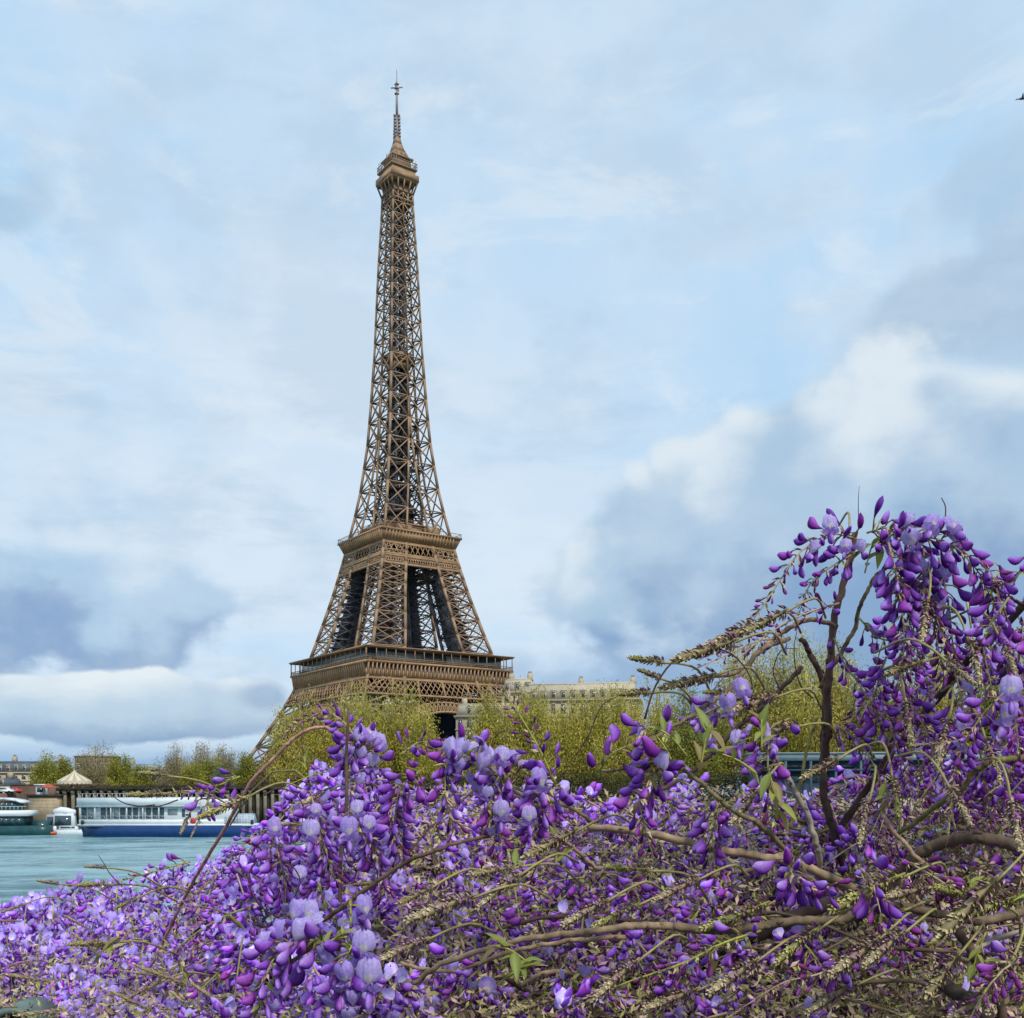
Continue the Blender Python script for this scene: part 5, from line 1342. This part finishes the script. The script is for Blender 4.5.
HR([(372, 770, 1.35), (365, 750, 1.32), (352, 745, 1.3), (350, 790, 1.28), (355, 830, 1.28)], 44, .0265, .5, .5, .9, OLIVE, False, label='dense pale lilac raceme under the top of the reddish arching cane')
HR([(360, 745, 1.3), (345, 722, 1.3), (325, 712, 1.3), (300, 722, 1.3), (285, 735, 1.3)], 36, .0165, .0, .0, .35, TAN)
HR([(400, 755, 1.2), (420, 742, 1.2), (445, 745, 1.18), (458, 765, 1.18)], 26, .0155, .0, .2, .25, GREENST)
HR([(420, 770, 1.2), (400, 790, 1.18), (395, 825, 1.18), (400, 860, 1.18)], 36, .0235, .25, .5, .85, OLIVE, False)
HR([(310, 790, 1.25), (318, 820, 1.2), (325, 850, 1.2), (335, 880, 1.2)], 36, .022, .3, .5, .8, OLIVE, False)
HR([(350, 810, 1.15), (365, 825, 1.12), (375, 855, 1.12), (385, 890, 1.12)], 34, .0235, .35, .5, .85, OLIVE, False)
HR([(270, 830, 1.35), (280, 860, 1.3), (285, 895, 1.3), (280, 930, 1.3)], 36, .022, .3, .5, .8, OLIVE, False)
HR([(325, 940, .96), (300, 940, .95), (275, 955, .94), (262, 985, .93), (258, 1030, .93)], 36, .0255, .35, .5, .95, GREENST, False, label='large lilac raceme on the green stem near the bottom left')
HR([(350, 945, .97), (348, 960, .95), (345, 985, .94), (350, 1030, .94)], 26, .026, .5, .5, .95, GREENST, False)
HR([(240, 775, 1.33), (215, 785, 1.33), (190, 790, 1.33), (165, 793, 1.33)], 30, .0165, .05, .2, .45, GREENST, label='small purple raceme on the side twig against the white boat')
HR([(210, 795, 1.33), (205, 805, 1.32), (198, 820, 1.32)], 9, .019, .0, .3, .6, OLIVE)
HR([(190, 860, 1.5), (160, 868, 1.5), (130, 876, 1.5), (110, 884, 1.5)], 26, .015, .0, .1, .3, GREENST)
HR([(795, 860, 1.0), (790, 870, .98), (800, 885, .97), (830, 890, .96)], 22, .0245, .05, .4, .9, TAN, False)
HR([(860, 870, 1.0), (870, 880, .98), (875, 895, .97), (880, 915, .96)], 9, .026, .3, .5, .9, TAN, False, label='large blue violet blossoms hanging below the thick curved branch')
HR([(900, 860, 1.05), (935, 880, 1.0), (960, 900, 1.0), (975, 935, 1.0)], 30, .019, .0, .4, .1, TAN)
HR([(760, 932, 1.0), (720, 945, .98), (680, 965, .97), (620, 985, .97), (580, 1005, .97)], 40, .0185, .0, .7, .35, GREENST, pedl=.8, label='long green-stalked raceme crossing the bottom middle')
HR([(1020, 960, .92), (1000, 975, .9), (980, 1000, .9), (960, 1040, .9)], 28, .018, .0, .3, .15, TAN)
HR([(850, 960, 1.0), (820, 975, .98), (780, 985, .98), (740, 1010, .98)], 30, .018, .0, .4, .2, TAN)
HR([(720, 800, 1.1), (712, 830, 1.08), (716, 870, 1.08)], 26, .021, .1, .6, .8, OLIVE, False)
# separate open flowers that face the viewer
fl = Acc(); fl.tube(spline([P(344, 944, .97), P(355, 955, .96), P(364, 975, .95), P(355, 1010, .95)], 10), .001, 5, c=GREENST)
fo = vb(fl, 'raceme', 'stalk')
for (px, py, d, sz, dr, vr) in [(362, 958, .93, .027, (.05, -1, -.35), 0), (366, 990, .92, .030, (-.05, -1, -.35), 0), (308, 922, .95, .027, (.2, -1, -.3), 0), (287, 922, .95, .026, (-.5, -.8, -.2), 1), (286, 945, .94, .027, (-.8, -.7, -.3), 2),
                                (308, 838, 1.1, .028, (-.1, -1, -.2), 0), (350, 838, 1.08, .027, (.3, -1, -.3), 1), (371, 830, 1.1, .022, (.4, -.9, -.2), 0), (369, 916, 1.0, .025, (.6, -.9, -.2), 1), (340, 990, .93, .028, (-.3, -1, -.2), 1),
                                (265, 945, .95, .026, (-1, -.3, -.2), 1), (501, 820, 1.05, .025, (0, -1, -.4), 0), (531, 824, 1.05, .024, (.3, -1, -.3), 0), (500, 763, 1.06, .025, (-.2, -1, -.1), 0), (453, 752, 1.05, .028, (.1, -1, .1), 2),
                                (546, 790, 1.06, .028, (.5, -.8, -.2), 1), (834, 532, 1.18, .027, (.1, -1, -.2), 0), (966, 543, 1.12, .028, (.5, -1, -.2), 1), (1012, 700, 1.0, .030, (-.4, -1, -.2), 0), (776, 742, 1.1, .026, (.9, -.6, -.1), 1),
                                (740, 748, 1.1, .025, (.1, -1, -.2), 0), (716, 742, 1.12, .024, (.9, -.6, -.1), 1), (696, 720, 1.1, .026, (-.4, -1, -.1), 1), (1000, 725, 1.02, .028, (-.9, -.5, -.1), 1), (300, 880, 1.1, .022, (.3, -1, -.2), 0)]:
    lone(px, py, d, sz, 'open', dr, var=vr, parent=fo)

# ---- the mass of racemes behind (nobody could count it)
top_x = [-400, -120, 0, 60, 100, 150, 200, 240, 270, 290, 320, 350, 380, 420, 450, 480, 560, 640, 700, 760, 800, 830, 860, 1100, 1400]
top_y = [930, 905, 897, 885, 872, 868, 858, 840, 815, 790, 752, 745, 768, 775, 770, 775, 778, 785, 775, 775, 790, 775, 770, 745, 760]
ytop = lambda x: np.interp(x, top_x, top_y)
mass = Acc(); mstalk = Acc()
def low_raceme(p0, dirn, L, nb, size, open_f, bright, bud_from, acc=None, sacc=None):
    acc = mass if acc is None else acc; sacc = mstalk if sacc is None else sacc
    dirn = unit(dirn); n = 7; t = np.linspace(0, 1, n)[:, None]
    ax = p0 + dirn * L * t + np.array((0, 0, -1.0)) * L * .35 * t ** 2 + rng.normal(0, .004, (1, 3)) * t
    sacc.tube(ax, np.linspace(.0013, .0006, n), 4, c=np.array([OLIVE, TAN, GREENST][rng.integers(3)]) * rng.uniform(.7, 1.2))
    s_ = np.linspace(.02, .98, nb); f = s_ * (n - 1); i = np.minimum(f.astype(int), n - 2); fr = (f - i)[:, None]
    p = ax[i] * (1 - fr) + ax[i + 1] * fr
    td = ax[i + 1] - ax[i]; td /= np.linalg.norm(td, axis=1)[:, None]
    rad = rng.normal(0, 1, (nb, 3)); rad -= td * (rad * td).sum(1)[:, None]; rad /= np.linalg.norm(rad, axis=1)[:, None]
    sz = size * np.clip(1 - (s_ - .15) * .85, .28, 1) * rng.uniform(.8, 1.2, nb)
    d = rad + td * (.4 + .4 * s_[:, None]) + np.array((0, 0, -.35)) + rng.normal(0, .15, (nb, 3))
    e = p + rad * sz[:, None] * .6
    up = np.array((0, 0, 1.0)) + rng.normal(0, .4, (nb, 3))
    isb = s_ > bud_from + rng.uniform(-.1, .1, nb); iso = ~isb & (rng.uniform(0, 1, nb) < open_f); isn = ~isb & ~iso
    for mask, lib in ((isb, lo_bud), (iso, lo_open), (isn, lo_bean)):
        idx = np.where(mask)[0]
        if len(idx) == 0: continue
        v = rng.integers(0, len(lib), len(idx))
        for k in range(len(lib)):
            j = idx[v == k]
            if len(j): place_many(acc, lib[k], e[j], d[j], up[j], sz[j], cm=rng.uniform(.8, 1.2, len(j)) * bright)
    # pedicels as slim blades and bracts
    m_ = max(2, nb // 3); j = rng.integers(0, nb, m_)
    place_many(sacc, BR[rng.integers(3)], p[j], rad[j] + td[j] * .5, up[j], np.full(m_, size * .75), cm=rng.uniform(.6, 1.2, m_))
def zone(n, x0, x1, yoff0, y1, d0, d1, size, open_f, bright, bud, nb=(22, 36), Lr=(.09, .16), dirz=-.6, lat=.8):
    k = 0
    while k < n:
        x = rng.uniform(x0, x1); yt = ytop(x) + yoff0
        if yt > y1: continue
        y = yt + (y1 - yt) * rng.uniform(0, 1)
        if x < 45 and y > 950: continue
        f = (y - ytop(x)) / max(60, 1030 - ytop(x)); f = min(max(f, 0), 1)
        d = d1 + (d0 - d1) * f + rng.normal(0, .08)
        p0 = P(x, y, d)
        dirn = np.array((rng.normal(0, lat), rng.normal(-.1, lat * .6), dirz + rng.normal(0, .4)))
        tone_ = rng.uniform(.62, 1.22)
        low_raceme(p0, dirn, rng.uniform(*Lr), rng.integers(*nb), size * rng.uniform(.85, 1.15), open_f, bright * tone_, bud + rng.normal(0, .12)); k += 1
zone(430, -260, 250, 0, 1040, 1.35, 2.3, .0185, .50, 1.5, .9, nb=(34, 52), Lr=(.11, .18), dirz=-1.5, lat=.35)
zone(290, 230, 480, 6, 1040, 1.15, 1.7, .0175, .36, 1.55, .65, Lr=(.08, .13))
zone(190, 450, 830, 8, 920, 1.2, 1.65, .0175, .26, 1.5, .6, Lr=(.08, .13))
zone(270, 450, 830, 90, 1040, 1.14, 1.55, .0155, .12, 1.35, .5, Lr=(.06, .11))
zone(340, 820, 1300, 0, 1030, 1.14, 1.55, .0158, .12, 1.32, .4, Lr=(.07, .12))
for i in range(95):                                                 # the raised cluster on the right
    x = rng.uniform(865, 1160); y = rng.uniform(555, 775)
    if x < 890 and y < 650: continue
    if y < 640 and rng.uniform() < .35: continue
    low_raceme(P(x, y, rng.uniform(1.2, 1.42)), (rng.normal(0, .7), rng.normal(0, .5), -.7), rng.uniform(.06, .11), rng.integers(18, 30), .0150 * rng.uniform(.85, 1.15), .08, 1.25, .55)
for v in mass.V: v -= VO
tag(mass.build('massed_blossoms', 'petal', vine, smooth=True), kind='stuff')
# filler: thin twigs, dry bracts and shut spikes threaded through the mass
tw = Acc()
for i in range(1000):
    x = rng.uniform(-200, 1250); x = rng.uniform(380, 1250) if rng.uniform() < .4 else x; yt = ytop(x) + (38 if x > 300 else 55); y = yt + (1060 - yt) * rng.uniform(0, 1) ** .8
    f = (y - yt) / max(60, 1040 - yt); far = np.interp(x, [0, 260, 420], [2.5, 1.9, 1.65])
    d = far + (1.2 - far) * f + rng.uniform(-.05, .35); L = rng.uniform(.06, .28)
    vz = .32 if x > 300 else .16; L = L if x > 300 else L * .6; dr = unit((rng.choice([-1, 1]) * rng.uniform(.6, 1.4), rng.normal(0, .5), rng.normal(0, vz))); p0 = P(x, y, d)
    t = np.linspace(0, 1, 6)[:, None]
    ax = p0 + dr * L * t + rng.normal(0, 1, 3) * L * .16 * np.sin(t * PI) + np.cumsum(rng.normal(0, .002, (6, 3)), 0)
    tw.tube(ax, np.linspace(1, .5, 6) * rng.uniform(.0008, .0032 if x > 300 else .0016), 5, c=np.array([BROWN, DARK, TANB, (.14, .10, .065), OLB][rng.integers(5)]) * rng.uniform(.7, 1.2))
for v in tw.V: v -= VO
tag(tw.build('twigs', 'bark', vine, smooth=True), kind='stuff')
n = 95000
x = rng.uniform(-220, 1280, n); x = np.where(rng.uniform(0, 1, n) < .65, rng.uniform(400, 1250, n), x)
yt = ytop(x) + 10; y = yt + (1060 - yt) * rng.uniform(0, 1, n) ** .75
f = (y - yt) / np.maximum(60, 1040 - yt); far = np.interp(x, [0, 260, 420], [2.4, 1.8, 1.6]); d = far + (1.12 - far) * f + rng.uniform(-.14, .22, n)
pos = np.stack([(x - 512) / F * d, d, CZ + (HOR - y) / F * d], 1)
for k in range(3):
    j = np.arange(n) % 3 == k
    place_many(mstalk, BR[k], pos[j], rng.normal(0, 1, (j.sum(), 3)), rng.normal(0, 1, (j.sum(), 3)), rng.uniform(.004, .014, j.sum()), cm=rng.uniform(.6, 1.2, j.sum()))
for i in range(230):
    xx = rng.uniform(-60, 1150); xx = rng.uniform(480, 1100) if rng.uniform() < .5 else xx
    yy = ytop(xx) + 15 + (1020 - ytop(xx)) * rng.uniform(0, 1); ff = (yy - ytop(xx)) / max(60, 1030 - ytop(xx))
    farr = float(np.interp(xx, [0, 260, 420], [2.3, 1.7, 1.5]))
    place(mstalk, CONES[rng.integers(3)], P(xx, min(yy, 1030), farr + (1.1 - farr) * min(1, ff)), (rng.normal(-.4, .8), rng.normal(-.2, .4), rng.normal(-.2, .5)), (0, .2, 1), rng.uniform(.04, .075))
for v in mstalk.V: v -= VO
tag(mstalk.build('massed_stalks', 'stalk', vine), kind='stuff')

# open metal rail end on the parapet, low on the left
q = P(8, 1031, 1.32)
pe = empty('rail_pipe', (q[0], 1.32, 5.4)); tag(pe, 'open end of a weathered grey-green metal pipe rail at the bottom left', 'pipe')
a = Acc(); nn = 28; zc = q[2] - 5.4
ro, ri, y0, y1 = .031, .023, 0, .075
V = []
for (r_, y_) in ((ro, y1), (ro, y0), (ri, y0), (ri, y1)):
    for j in range(nn): V.append((r_ * math.cos(2 * PI * j / nn), y_, zc + r_ * math.sin(2 * PI * j / nn)))
a.add(V, [[k * nn + j, k * nn + (j + 1) % nn, ((k + 1) % 4) * nn + (j + 1) % nn, ((k + 1) % 4) * nn + j] for k in range(4) for j in range(nn)])
a.build('pipe_wall', 'verdigris', pe, smooth=True, color=False)
a = Acc(); a.tube([(0, .055, zc), (0, .065, zc)], .0235, 20); a.build('bore_shade', 'black', pe, color=False)  # solid black disc paints the shade inside the pipe
a = Acc(); a.tube([(0, .04, 0), (0, .04, zc - .024)], .02, 12); a.tube([(0, .04, 0), (0, .04, .012)], .05, 16); a.build('post', 'verdigris', pe, color=False)
